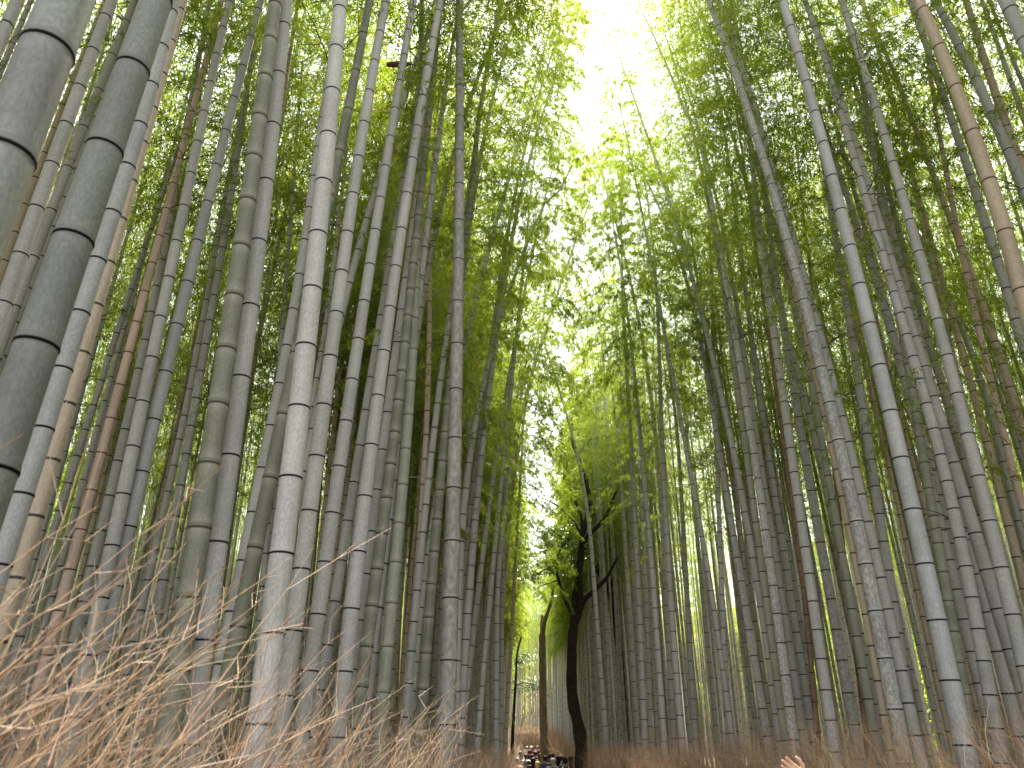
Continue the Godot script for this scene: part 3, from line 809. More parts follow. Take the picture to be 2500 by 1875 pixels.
func filled_culms():
	var r := RandomNumberGenerator.new()
	r.seed = 4242
	var spots := []
	var named := placed.duplicate()
	# a jittered lattice on both sides of the path
	var z := -0.5
	while z > -92.0:
		var pitch := 0.95 if z > -28.0 else (1.25 if z > -48.0 else 1.7)
		for side in [-1.0, 1.0]:
			var edge := left_face(z) - 0.55 if side < 0 else right_face(z) + 0.65
			var out := 0.0
			var reach := 16.5 if z > -48.0 else 11.0
			while out < reach:
				var x: float = edge + side * (out + r.randf_range(0.0, 0.95))
				var zz := z + r.randf_range(-0.5, 0.5)
				out += pitch * (1.0 + out * 0.012)
				if r.randf() < 0.16: continue
				spots.append(Vector2(x, zz))
		z -= pitch
	# closer rows of culms right behind the fences farther up the path
	z = -13.0
	while z > -74.0:
		for side in [-1.0, 1.0]:
			var edge := left_face(z) - 0.5 if side < 0 else right_face(z) + 0.55
			for q in 5: spots.append(Vector2(edge + side * (0.05 + q * 0.5 + r.randf() * 0.45), z + r.randf_range(-0.4, 0.4)))
		z -= 0.8
	# and a thicker fringe where the grove ends
	z = 2.0
	while z > -44.0:
		for side in [-1.0, 1.0]:
			for q in 6: spots.append(Vector2(side * (14.0 + r.randf() * 8.0), z + r.randf_range(-0.5, 0.5)))
		z -= 0.7
	# the grove goes on behind the viewer
	z = 0.6
	while z < 16.0:
		for side in [-1.0, 1.0]:
			var out := 0.3
			while out < 12.0:
				spots.append(Vector2((-1.6 if side < 0 else 3.2) + side * (out + r.randf()), z + r.randf_range(-0.5, 0.5)))
				out += 1.9
		z += 1.9
	# the far end of the path, closed by culms
	for k in 190:
		spots.append(Vector2(r.randf_range(-16, 12), r.randf_range(-80, -96)))
	var keep := []
	for s in spots:
		var seen: bool = s.y < -1.0 and absf(atan2(s.x, -s.y)) < 0.82
		if seen and s.length() < 34.0 and not behind_everything(s.x, s.y): continue
		if s.length() < (5.5 if seen else 2.2): continue
		keep.append(s)
	keep.sort_custom(func(a, b): return a.length() < b.length())
	var back := {}
	var rest := []
	var count := 0
	for s in keep:
		if s.y > -2.4 or count >= 190 or absf(atan2(s.x, -s.y)) > 0.66:
			rest.append(s)
			continue
		count += 1
		var az := atan2(s.x, -s.y)
		var best = null
		for p in named:
			if p[3] and (p[2] == "left") == (s.x < 0.9) and (best == null or absf(p[0] - az) < absf(best[0] - az)): best = p
		var key: String = best[3]
		back[key] = back.get(key, 0) + 1
		var kinds := ["ash", "ash", "pale", "olive", "pale", "green", "mottled", "tan"]
		var kind: String = kinds[r.randi() % 8]
		var word: String = {"ash": "grey", "slate": "blue grey", "olive": "dark olive", "pale": "pale grey", "green": "grey green", "mottled": "mottled grey", "dark": "dark grey", "tan": "tan"}[kind]
		var label := "%s bamboo culm, %s one back behind %s" % [word, ordinal(back[key]), key]
		var lean := Vector2((0.9 - s.x) * 0.0012 + r.randf_range(-0.025, 0.025), r.randf_range(-0.025, 0.025))
		culm(s.x, s.y, lean, Vector2(r.randf_range(-0.0012, 0.0012), r.randf_range(-0.0012, 0.0012)), 2.0, 14.0, r.randf_range(15.5, 19.0), r.randf_range(0.043, 0.062), kind, 4.0 + r.randf(), r.randf_range(0.36, 0.46), false, key, label)
	thicket(rest, r)


func ordinal(n: int) -> String:
	var low := ["", "first", "second", "third", "fourth", "fifth", "sixth", "seventh", "eighth", "ninth", "tenth", "eleventh", "twelfth", "thirteenth", "fourteenth", "fifteenth", "sixteenth", "seventeenth", "eighteenth", "nineteenth"]
	if n < 20: return low[n]
	var tens: String = ["", "", "twenty", "thirty", "forty", "fifty"][n / 10]
	return tens + "-" + low[n % 10] if n % 10 else tens.trim_suffix("y") + "ieth"


func thicket(spots: Array, r: RandomNumberGenerator):
	# everything farther in: whole bamboos, four sorts, one mass
	var t := Node3D.new()
	t.name = "bamboo_thicket"
	add_child(t)
	tag(t, "mass of distant bamboo filling the grove behind the nearer culms", "bamboo", "", "stuff")
	var kinds := ["ash", "olive", "pale", "slate", "green"]
	var groups := []
	for k in 5: groups.append([])
	for s in spots: groups[r.randi() % 5].append(s)
	for k in 5:
		if groups[k].is_empty(): continue
		var c := {"lean": Vector2(r.randf_range(-0.02, 0.02), r.randf_range(-0.02, 0.02)), "bend": Vector2(r.randf_range(-0.001, 0.001), r.randf_range(-0.001, 0.001)), "from": 2.0, "known": 13.0, "high": 18.4, "radius": 0.055, "kind": kinds[k], "nod": Vector2(0.01, 0.004)}
		var nodes := []
		var h := 0.3
		while h < 17.8:
			nodes.append(h)
			h += 0.42
		var stems := stem_mesh(c, nodes, 6, true, r)
		var n: int = groups[k].size()
		var where: Array[Transform3D] = []
		for s in groups[k]:
			var b := Basis(Vector3.UP, r.randf() * TAU) * Basis.from_scale(Vector3.ONE * r.randf_range(0.85, 1.12))
			where.append(Transform3D(b, Vector3(s.x, ground_at(s.x, s.y), s.y)))
		var leafy := []
		var fringe := []
		for w in where:
			var o: Vector3 = w.origin
			if o.z < -8.0 and o.z > -60.0 and o.x > left_face(o.z) - 2.0 and o.x < right_face(o.z) + 2.0:
				if r.randf() < (0.12 if o.x > 0.0 and o.z > -31.0 and o.z < -17.0 else 0.5): fringe.append(w)
			elif r.randf() < (0.58 if absf(w.origin.x) < 15.0 else 0.2) or w.origin.z > -2.4: leafy.append(w)
		var a := culm_at(c, 8.8)
		var up := (culm_at(c, 18.4) - a).normalized()
		var tilt := Basis(Vector3.UP.cross(up).normalized(), Vector3.UP.angle_to(up))
		for what in 3:
			var mm := MultiMesh.new()
			mm.transform_format = MultiMesh.TRANSFORM_3D
			mm.mesh = stems if what == 0 else (thin_crowns[k] if what == 1 else edge_crowns[k % 4])
			var mine: Array = [where, leafy, fringe][what]
			mm.instance_count = mine.size()
			for q in mm.instance_count:
				mm.set_instance_transform(q, mine[q] if what == 0 else mine[q] * Transform3D(tilt, a))
			var o := MultiMeshInstance3D.new()
			o.name = "stems" if what == 0 else "foliage"
			o.multimesh = mm
			if what == 0: o.material_override = M[kinds[k]]
			o.set_meta("kind", "stuff")
			t.add_child(o, true)


# ------------------------------------------------------------------ the bushy slopes where the grove ends
func green_slopes():
	var r := RandomNumberGenerator.new()
	r.seed = 9090
	var v := PackedVector3Array()
	var n := PackedVector3Array()
	var idx := PackedInt32Array()
	var spots := []
	# a bank that runs round the grove: left side, far end, right side
	var line := []
	for k in 11: line.append(Vector2(-24.0 - 2.0 * sin(k * 1.3), 26.0 - k * 11.0))
	line.append(Vector2(-18, -95))
	line.append(Vector2(-4, -99))
	line.append(Vector2(10, -97))
	for k in 11: line.append(Vector2(22.0 + 2.0 * sin(k * 1.7), -84.0 + k * 11.0))
	for k in line.size():
		var a: Vector2 = line[maxi(k - 1, 0)]
		var b: Vector2 = line[mini(k + 1, line.size() - 1)]
		var out := (b - a).normalized().rotated(PI * 0.5) * -1.0
		if out.dot(line[k] - Vector2(0, -50)) < 0: out = -out
		for j in 5:
			var p: Vector2 = line[k] + out * j * 6.0
			v.append(Vector3(p.x, ground_at(p.x, p.y) - 0.4 + [0.0, 5.5, 12.0, 17.0, 19.0][j], p.y))
			n.append(Vector3(-out.x * 0.5, 0.85, -out.y * 0.5))
	for k in line.size() - 1:
		for j in 4:
			var a := k * 5 + j
			idx.append_array([a, a + 1, a + 5, a + 1, a + 6, a + 5])
			for q in 8:
				spots.append(v[a].lerp(v[a + 1], r.randf()).lerp(v[a + 5].lerp(v[a + 6], r.randf()), r.randf()))
	var hill := part("hill_slope", mesh_of(v, n, idx), M.litter, self)
	tag(hill, "bank of earth rising behind the grove", "", "", "structure")
	var t := Node3D.new()
	t.name = "slope_bushes"
	add_child(t)
	tag(t, "bright green bushes covering the slope behind the grove", "bushes", "", "stuff")
	for k in 2:
		var mm := MultiMesh.new()
		mm.transform_format = MultiMesh.TRANSFORM_3D
		mm.mesh = make_bush(k)
		var mine := []
		for q in spots.size():
			if q % 2 == k: mine.append(spots[q])
		mm.instance_count = mine.size()
		for q in mine.size():
			var b := Basis(Vector3.UP, r.randf() * TAU) * Basis.from_scale(Vector3.ONE * r.randf_range(1.0, 1.8))
			mm.set_instance_transform(q, Transform3D(b, mine[q] + Vector3(0, -1.0, 0)))
		var o := MultiMeshInstance3D.new()
		o.name = "foliage"
		o.multimesh = mm
		o.set_meta("kind", "stuff")
		t.add_child(o, true)


# ------------------------------------------------------------------ dry sheaths and a broken stick
func make_sheath(length: float, width: float) -> Mesh:
	# a curled dry culm sheath, hollow toward the culm, drawn out to a point
	var v := PackedVector3Array()
	var n := PackedVector3Array()
	var idx := PackedInt32Array()
	for k in 11:
		var f := k / 10.0
		var w := width * pow(sin(PI * clampf(0.18 + 0.82 * f, 0.0, 1.0)), 0.7)
		for j in 5:
			var a := (j / 4.0 - 0.5) * 2.2
			v.append(Vector3(sin(a) * w * 0.5, length * f, cos(a) * w * 0.4 + 0.12 * length * f * f))
			n.append(Vector3(sin(a), 0.1, cos(a)).normalized())
	for k in 10:
		for j in 4:
			var p := k * 5 + j
			idx.append_array([p, p + 5, p + 1, p + 1, p + 5, p + 6])
	return mesh_of(v, n, idx)


func dry_bits():
	var m := plain(0.11, 0.05, 0.028, 0.8)
	m.cull_mode = BaseMaterial3D.CULL_DISABLED
	var host: Array = known_culms["the sheathed green culm"]
	var t: Node3D = host[0]
	part("sheath", make_sheath(0.62, 0.15), m, t, Transform3D(Basis(Vector3.UP, 0.5), culm_at(host[1], 7.94) + Vector3(-0.03, 0, 0.05)))
	var d := thing("dry_sheath", "dry brown sheath caught crosswise between two culms high on the left", "dry sheath", Vector3(-1.61, 9.96, -7.20))
	part("blade", make_sheath(0.36, 0.10), m, d, Transform3D(Basis(Vector3.BACK, -1.62) * Basis(Vector3.UP, 0.4), Vector3(-0.17, 0, 0)))
	var s := thing("broken_stick", "short black broken stick hanging slantwise among the right culms", "stick", Vector3(3.86, 9.54, -17.00))
	limb(s, "stick", [Vector3.ZERO, Vector3(0.42, 0.33, 0.20) * 0.5 + Vector3(0, 0.02, 0), Vector3(0.42, 0.33, 0.20)], 0.016, 0.012, M.bark)


# ------------------------------------------------------------------ broadleaved trees
func limb(t: Node3D, called: String, pts: Array, r0: float, r1: float, m: Material):
	# a crooked limb through the points, smoothed
	var curve := Curve3D.new()
	for k in pts.size():
		var a: Vector3 = pts[maxi(k - 1, 0)]
		var b: Vector3 = pts[mini(k + 1, pts.size() - 1)]
		curve.add_point(pts[k], (a - b) / 6.0, (b - a) / 6.0)
	var long := curve.get_baked_length()
	var n := maxi(6, int(long / 0.22))
	var line := []
	var radii := []
	for k in n + 1:
		var f := float(k) / n
		var p := curve.sample_baked(long * f)
		line.append(p)
		radii.append(lerpf(r0, r1, f) * (1.0 + 0.07 * sin(k * 1.9) + 0.04 * sin(k * 4.7)))
	var s := Soup.new()
	s.tube(line, radii, 9, Color.WHITE)
	return part(called, s.mesh(), m, t)


func make_spray(k: int, leaf: float, col: Color) -> Mesh:
	var r := RandomNumberGenerator.new()
	r.seed = 900 + k
	var leaves := Soup.new()
	var wood := Soup.new()
	for q in 5:
		var az := r.randf() * TAU
		var d := Vector3(cos(az), r.randf_range(-0.3, 0.3), sin(az)).normalized()
		var l := r.randf_range(0.3, 0.6)
		wood.tube([Vector3.ZERO, d * l], [0.006, 0.002], 3, Color(0.03, 0.025, 0.02))
		for e in 11:
			var at := d * l * (0.25 + 0.75 * e / 10.0)
			var az2 := r.randf() * TAU
			leaves.leaf(at, (d * 0.7 + Vector3(cos(az2), r.randf_range(-0.7, 0.2), sin(az2)) * 0.8).normalized(), Vector3(r.randf_range(-0.4, 0.4), 1, r.randf_range(-0.4, 0.4)).normalized(), leaf * r.randf_range(0.8, 1.2), leaf * 0.38, col * r.randf_range(0.75, 1.25))
	var m := wood.mesh()
	m.surface_set_material(0, twig_material)
	leaves.mesh(m)
	m.surface_set_material(1, M.broadleaf)
	return m


func leaf_cluster(t: Node3D, spots: Array, n: int, spread: float, kinds: Array):
	var r := RandomNumberGenerator.new()
	r.seed = 61 + spots.size() * 7 + n
	for k in kinds.size():
		var mm := MultiMesh.new()
		mm.transform_format = MultiMesh.TRANSFORM_3D
		mm.mesh = kinds[k]
		mm.instance_count = n
		for q in n:
			var p: Vector3 = spots[r.randi() % spots.size()]
			p += Vector3(r.randfn(), r.randfn() * 0.55, r.randfn()) * spread
			mm.set_instance_transform(q, Transform3D(Basis(Vector3.UP, r.randf() * TAU).scaled(Vector3.ONE * r.randf_range(0.7, 1.15)), p))
		var o := MultiMeshInstance3D.new()
		o.name = "foliage"
		o.multimesh = mm
		o.set_meta("kind", "stuff")
		t.add_child(o, true)


func trees():
	M.broadleaf = StandardMaterial3D.new()
	M.broadleaf.vertex_color_use_as_albedo = true
	M.broadleaf.roughness = 0.45
	M.broadleaf.backlight_enabled = true
	M.broadleaf.backlight = Color(0.55, 0.65, 0.25)
	M.broadleaf.cull_mode = BaseMaterial3D.CULL_DISABLED
	var sprays := [make_spray(0, 0.12, Color(0.07, 0.12, 0.035)), make_spray(1, 0.10, Color(0.08, 0.14, 0.04))]
	var dark_tree := thing("tree", "dark crooked evergreen tree at the fence beside the crowd, forking into black limbs", "tree", Vector3(1.56, -0.06, -26.00))
	limb(dark_tree, "trunk", [Vector3(0.00, 0.00, 0.00), Vector3(0.00, 2.01, 0.00), Vector3(-0.05, 2.64, 0.00), Vector3(-0.19, 3.30, 0.00), Vector3(-0.23, 3.98, 0.00), Vector3(-0.19, 4.68, 0.00), Vector3(-0.17, 5.16, 0.00), Vector3(-0.10, 5.69, 0.00)], 0.227, 0.149, M.bark)
	limb(dark_tree, "limb", [Vector3(-0.11, 5.59, 0.00), Vector3(-0.05, 6.19, -0.08), Vector3(0.05, 6.86, -0.15), Vector3(0.21, 7.70, -0.23), Vector3(0.30, 8.52, -0.31), Vector3(0.43, 9.09, -0.38), Vector3(0.60, 9.61, -0.46), Vector3(0.67, 10.01, -0.54), Vector3(0.60, 10.49, -0.62), Vector3(0.54, 10.93, -0.69), Vector3(0.44, 11.37, -0.77), Vector3(0.29, 11.89, -0.85), Vector3(0.15, 12.35, -0.92), Vector3(0.15, 13.45, -1.00)], 0.144, 0.039, M.bark)
	limb(dark_tree, "limb", [Vector3(-0.05, 5.74, 0.00), Vector3(0.13, 6.20, 0.17), Vector3(0.23, 6.42, 0.34), Vector3(0.50, 6.63, 0.51), Vector3(0.72, 6.80, 0.69), Vector3(1.00, 7.06, 0.86), Vector3(1.14, 7.32, 1.03), Vector3(1.35, 7.63, 1.20)], 0.122, 0.033, M.bark)
	limb(dark_tree, "limb", [Vector3(0.15, 6.18, 0.00), Vector3(0.18, 6.65, 0.13), Vector3(0.14, 7.13, 0.27), Vector3(0.09, 7.67, 0.40)], 0.094, 0.061, M.bark)
	limb(dark_tree, "limb", [Vector3(0.30, 8.39, 0.00), Vector3(0.56, 8.67, 0.17), Vector3(0.83, 8.89, 0.33), Vector3(1.03, 9.06, 0.50), Vector3(1.28, 9.58, 0.67), Vector3(1.53, 10.08, 0.83), Vector3(1.79, 10.35, 1.00)], 0.094, 0.028, M.bark)
	limb(dark_tree, "limb", [Vector3(0.23, 8.29, 0.00), Vector3(0.30, 8.90, -0.10), Vector3(0.31, 9.37, -0.20), Vector3(0.21, 9.71, -0.30), Vector3(-0.01, 10.43, -0.40), Vector3(-0.07, 11.04, -0.50), Vector3(-0.13, 11.62, -0.60)], 0.061, 0.019, M.bark)
	limb(dark_tree, "limb", [Vector3(0.25, 8.71, 0.00), Vector3(0.03, 9.23, -0.28), Vector3(-0.28, 9.67, -0.56), Vector3(-0.48, 9.93, -0.84), Vector3(-0.75, 10.19, -1.12), Vector3(-1.05, 10.39, -1.40)], 0.055, 0.017, M.bark)
	limb(dark_tree, "limb", [Vector3(-0.15, 6.08, 0.00), Vector3(-0.38, 6.61, -0.16), Vector3(-0.54, 7.20, -0.32), Vector3(-0.61, 7.76, -0.48), Vector3(-0.42, 8.36, -0.64), Vector3(-0.08, 8.70, -0.80)], 0.066, 0.028, M.bark)
	limb(dark_tree, "limb", [Vector3(-0.59, 7.66, 0.00), Vector3(-0.88, 7.57, -0.20), Vector3(-1.14, 7.48, -0.40), Vector3(-1.46, 7.32, -0.60)], 0.028, 0.011, M.bark)
	limb(dark_tree, "limb", [Vector3(-0.12, 8.50, 0.00), Vector3(-0.42, 8.69, -0.30), Vector3(-0.78, 8.99, -0.60), Vector3(-1.05, 9.12, -0.90)], 0.028, 0.011, M.bark)
	limb(dark_tree, "limb", [Vector3(-0.55, 7.14, 0.00), Vector3(-0.84, 7.06, -0.13), Vector3(-1.15, 6.99, -0.27), Vector3(-1.41, 6.86, -0.40)], 0.025, 0.011, M.bark)
	leaf_cluster(dark_tree, [Vector3(-1.46, 7.35, -0.50), Vector3(-1.14, 7.56, -0.50), Vector3(-1.56, 7.63, -0.60), Vector3(-0.82, 7.65, -0.20), Vector3(-1.10, 6.94, -0.30), Vector3(-1.36, 6.91, -0.40), Vector3(-1.12, 8.33, -0.60), Vector3(-0.80, 8.39, -0.40), Vector3(-1.06, 8.84, -0.90), Vector3(-0.68, 8.99, -0.60), Vector3(-0.31, 8.96, -0.30), Vector3(-0.87, 7.97, -0.20), Vector3(-0.42, 8.46, -0.50), Vector3(-0.34, 7.80, -0.20)], 38, 0.28, sprays)
	var leaning_tree := thing("tree", "dark slanting tree trunk standing in the right grove behind the bamboo", "tree", Vector3(3.49, -0.15, -31.00))
	limb(leaning_tree, "trunk", [Vector3(0.00, 0.00, 0.00), Vector3(0.00, 2.16, 0.00), Vector3(-0.02, 3.92, 0.00), Vector3(-0.03, 5.29, 0.00), Vector3(-0.12, 6.72, 0.00), Vector3(-0.26, 7.73, 0.00), Vector3(-0.52, 8.34, 0.00), Vector3(-0.81, 8.84, 0.00), Vector3(-1.10, 9.34, 0.00), Vector3(-1.30, 9.85, 0.00)], 0.145, 0.132, M.bark)
	limb(leaning_tree, "limb", [Vector3(-0.27, 7.79, 0.00), Vector3(-0.11, 8.36, 0.20), Vector3(-0.04, 8.74, 0.40), Vector3(-0.21, 9.32, 0.60)], 0.073, 0.026, M.bark)
	limb(leaning_tree, "limb", [Vector3(-1.21, 9.59, 0.00), Vector3(-1.13, 10.47, -0.15), Vector3(-1.00, 11.03, -0.30), Vector3(-0.58, 12.89, -0.45), Vector3(-0.40, 13.65, -0.60)], 0.099, 0.033, M.bark)
	var brown_tree := thing("tree", "straight brown tree trunk at the end of the path above the crowd", "tree", Vector3(0.73, -0.20, -44.00))
	limb(brown_tree, "trunk", [Vector3(0.00, 0.00, 0.00), Vector3(0.00, 2.29, 0.00), Vector3(-0.02, 3.99, 0.00), Vector3(-0.02, 5.52, -0.00), Vector3(-0.02, 6.70, 0.00), Vector3(-0.00, 7.91, 0.00)], 0.234, 0.178, M.brown_bark)
	limb(brown_tree, "limb", [Vector3(-0.00, 7.83, 0.00), Vector3(0.16, 8.64, 0.12), Vector3(0.41, 9.28, 0.25), Vector3(0.56, 9.76, 0.38), Vector3(0.66, 10.50, 0.50)], 0.140, 0.066, M.brown_bark)
	limb(brown_tree, "limb", [Vector3(0.01, 7.79, 0.00), Vector3(-0.02, 8.44, -0.20), Vector3(0.04, 8.97, -0.40)], 0.103, 0.075, M.brown_bark)
	var thin_tree := thing("tree", "thin dark tree left of the crowd with tiers of dark leaves", "tree", Vector3(-0.99, -0.16, -48.00))
	limb(thin_tree, "trunk", [Vector3(0.00, 0.00, 0.00), Vector3(0.00, 2.34, 0.00), Vector3(0.09, 4.12, 0.00), Vector3(0.20, 5.79, 0.00), Vector3(0.25, 6.99, 0.00), Vector3(0.39, 7.78, 0.00), Vector3(0.53, 8.23, 0.00)], 0.123, 0.051, M.bark)
	limb(thin_tree, "limb", [Vector3(0.22, 5.54, 0.00), Vector3(0.65, 5.72, -0.13), Vector3(1.11, 5.64, -0.27), Vector3(1.47, 5.73, -0.40)], 0.036, 0.015, M.bark)
	limb(thin_tree, "limb", [Vector3(0.25, 6.99, 0.00), Vector3(0.57, 7.28, -0.20), Vector3(0.99, 7.30, -0.40)], 0.036, 0.015, M.bark)
	leaf_cluster(thin_tree, [Vector3(0.74, 5.56, -0.40), Vector3(1.20, 5.73, -0.40), Vector3(1.56, 5.39, -0.30), Vector3(0.47, 5.28, 0.00), Vector3(0.66, 7.11, -0.30), Vector3(1.03, 7.20, -0.30), Vector3(0.39, 6.82, 0.00), Vector3(0.93, 6.65, 0.00)], 30, 0.3, sprays)


# ------------------------------------------------------------------ people
func blob_mesh(bones: Array, cell: float, melt: float, cut_low := -99.0, cut_high := 99.0, grow := 0.0, into: SurfaceTool = null) -> SurfaceTool:
	# one skin over tapered capsules joined with a smooth minimum, meshed as surface nets
	var lo := Vector3.ONE * 99.0
	var hi := -lo
	for b in bones:
		var m: float = maxf(b[2], b[3]) + grow + cell * 2.0
		for e in 2:
			lo = lo.min(b[e] - Vector3.ONE * m)
			hi = hi.max(b[e] + Vector3.ONE * m)
	lo.y = maxf(lo.y, cut_low - cell * 2.0)
	hi.y = minf(hi.y, cut_high + cell * 2.0)
	var nx := int((hi.x - lo.x) / cell) + 2
	var ny := int((hi.y - lo.y) / cell) + 2
	var nz := int((hi.z - lo.z) / cell) + 2
	var f := PackedFloat32Array()
	f.resize(nx * ny * nz)
	f.fill(1.0)
	for b in bones:
		var a: Vector3 = b[0]
		var ab: Vector3 = b[1] - a
		var len2 := maxf(ab.length_squared(), 1e-9)
		var m: float = maxf(b[2], b[3]) + grow + melt + cell * 2.0
		var l0: Vector3 = ((a.min(b[1]) - Vector3.ONE * m - lo) / cell).floor()
		var l1: Vector3 = ((a.max(b[1]) + Vector3.ONE * m - lo) / cell).ceil()
		for iy in range(maxi(0, int(l0.y)), mini(ny, int(l1.y) + 1)):
			for iz in range(maxi(0, int(l0.z)), mini(nz, int(l1.z) + 1)):
				for ix in range(maxi(0, int(l0.x)), mini(nx, int(l1.x) + 1)):
					var p := lo + Vector3(ix, iy, iz) * cell
					var t := clampf((p - a).dot(ab) / len2, 0.0, 1.0)
					var d: float = (p - a - ab * t).length() - lerpf(b[2], b[3], t) - grow
					var at := ix + nx * (iz + nz * iy)
					var o := f[at]
					var h := clampf(0.5 + 0.5 * (o - d) / melt, 0.0, 1.0)
					f[at] = lerpf(o, d, h) - melt * h * (1.0 - h)
	if cut_low > -50.0 or cut_high < 50.0:
		for iy in ny:
			var y := lo.y + iy * cell
			var d := maxf(cut_low - y, y - cut_high)
			for k in nx * nz: f[k + nx * nz * iy] = maxf(f[k + nx * nz * iy], d)
	var st := into
	if st == null:
		st = SurfaceTool.new()
		st.begin(Mesh.PRIMITIVE_TRIANGLES)
		st.set_smooth_group(0)
	var spot := {}
	for iy in ny - 1:
		for iz in nz - 1:
			for ix in nx - 1:
				var base := ix + nx * (iz + nz * iy)
				var sum := Vector3.ZERO
				var cnt := 0
				var mask := 0
				var val := [f[base], f[base + 1], f[base + nx], f[base + nx + 1], f[base + nx * nz], f[base + nx * nz + 1], f[base + nx * nz + nx], f[base + nx * nz + nx + 1]]
				for k in 8: if val[k] < 0.0: mask |= 1 << k
				if mask == 0 or mask == 255: continue
				for e in [[0, 1], [2, 3], [4, 5], [6, 7], [0, 2], [1, 3], [4, 6], [5, 7], [0, 4], [1, 5], [2, 6], [3, 7]]:
					var va: float = val[e[0]]
					var vb: float = val[e[1]]
					if (va < 0.0) == (vb < 0.0): continue
					var t := va / (va - vb)
					var pa := Vector3(e[0] & 1, (e[0] >> 2) & 1, (e[0] >> 1) & 1)
					var pb := Vector3(e[1] & 1, (e[1] >> 2) & 1, (e[1] >> 1) & 1)
					sum += pa.lerp(pb, t)
					cnt += 1
				spot[base] = lo + (Vector3(ix, iy, iz) + sum / cnt) * cell
	for base in spot:
		for d in 3:
			var step: int = [1, nx, nx * nz][d]
			var s1: int = [nx, nx * nz, 1][d]
			var s2: int = [nx * nz, 1, nx][d]
			if base + step >= f.size(): continue
			var a := f[base] < 0.0
			if a == (f[base + step] < 0.0): continue
			if not (spot.has(base - s1) and spot.has(base - s2) and spot.has(base - s1 - s2)): continue
			var q := [spot[base], spot[base - s1], spot[base - s1 - s2], spot[base - s2]]
			if not a: q.reverse()
			for k in [0, 1, 2, 0, 2, 3]: st.add_vertex(q[k])
	return st


func finished(st: SurfaceTool) -> Mesh:
	st.index()
	st.generate_normals()
	return st.commit()


var figure := {}
var raised := {}


func figure_bones(stride: float) -> Dictionary:
	# facing -z, feet on y 0, 1.70 m tall
	var hip := 0.90
	var out := {"torso": [], "arms": [], "legs": [], "head": [], "feet": []}
	out.torso = [
		[Vector3(-0.07, hip, 0), Vector3(0.07, hip, 0), 0.12, 0.12], [Vector3(0, hip + 0.05, 0), Vector3(0, 1.18, 0.0), 0.13, 0.125], [Vector3(-0.06, 1.16, 0), Vector3(0.06, 1.16, 0), 0.115, 0.115],
		[Vector3(-0.09, 1.28, 0.005), Vector3(0.09, 1.28, 0.005), 0.115, 0.115], [Vector3(-0.15, 1.385, 0.0), Vector3(0.15, 1.385, 0.0), 0.065, 0.065],
	]
	for s in [-1.0, 1.0]:
		out.arms.append([Vector3(s * 0.19, 1.385, 0), Vector3(s * 0.235, 1.11, 0.03 - s * stride * 0.1), 0.056, 0.045])
		out.arms.append([Vector3(s * 0.235, 1.11, 0.03 - s * stride * 0.1), Vector3(s * 0.23, 0.89, -0.04 - s * stride * 0.22), 0.043, 0.03])
		var knee := Vector3(s * 0.095, 0.49, -0.03 + s * stride * 0.2)
		var ankle := Vector3(s * 0.095, 0.08, 0.03 + s * stride * 0.42)
		out.legs.append([Vector3(s * 0.09, hip - 0.03, 0), knee, 0.088, 0.058])
		out.legs.append([knee, ankle, 0.058, 0.04])
		out.feet.append([ankle + Vector3(0, -0.035, 0.03), ankle + Vector3(0, -0.045, -0.15), 0.042, 0.033])
	out.head = [[Vector3(0, 1.40, 0.01), Vector3(0, 1.52, -0.01), 0.056, 0.052]]
	return out


func skull_bones(y: float) -> Array:
	return [
		[Vector3(0, y + 0.035, 0.015), Vector3(0, y + 0.035, -0.02), 0.085, 0.08], [Vector3(0, y - 0.04, -0.035), Vector3(0, y - 0.07, -0.045), 0.058, 0.045],
		[Vector3(0, y, -0.098), Vector3(0, y - 0.03, -0.112), 0.011, 0.015], [Vector3(-0.03, y + 0.02, -0.085), Vector3(0.03, y + 0.02, -0.085), 0.022, 0.022],
		[Vector3(-0.086, y + 0.0, 0.01), Vector3(-0.088, y - 0.03, 0.005), 0.014, 0.011], [Vector3(0.086, y + 0.0, 0.01), Vector3(0.088, y - 0.03, 0.005), 0.014, 0.011],
		[Vector3(-0.018, y - 0.056, -0.09), Vector3(0.018, y - 0.056, -0.09), 0.011, 0.011],
	]


func hand_bones(w: Vector3, along: Vector3, palm_to: Vector3, thumb_side: Vector3, curl: float) -> Array:
	# w: wrist; four unequal fingers fan from the palm, the thumb leaves its side
	var out := [[w, w + along * 0.03, 0.024, 0.022]]
	for k in 4:
		var off: Vector3 = thumb_side * (0.030 - 0.020 * k)
		var root: Vector3 = w + along * (0.088 - 0.004 * absf(k - 1.0)) + off
		out.append([w + along * 0.02 + off * 0.6, root, 0.016, 0.012])
		var long: float = [0.070, 0.078, 0.072, 0.056][k]
		var d1 := (along + thumb_side * (0.16 - 0.12 * k) + palm_to * curl * 0.5).normalized()
		var d2 := (along + thumb_side * (0.16 - 0.12 * k) + palm_to * curl * 1.3).normalized()
		var d3 := (along * 0.8 + palm_to * curl * 2.0).normalized()
		var a := root + d1 * long * 0.45
		var b := a + d2 * long * 0.32
		out.append_array([[root, a, 0.0100, 0.0090], [a, b, 0.0090, 0.0082], [b, b + d3 * long * 0.24, 0.0082, 0.0070]])
	var t0 := w + along * 0.028 + thumb_side * 0.022
	var t1 := t0 + (along * 0.55 + thumb_side * 0.8 + palm_to * 0.25).normalized() * 0.042
	var t2 := t1 + (along * 0.9 + thumb_side * 0.45 + palm_to * 0.2).normalized() * 0.032
	out.append_array([[t0, t1, 0.0155, 0.0115], [t1, t2, 0.0112, 0.0095], [t2, t2 + (along + thumb_side * 0.15).normalized() * 0.022, 0.0095, 0.0078]])
	return out


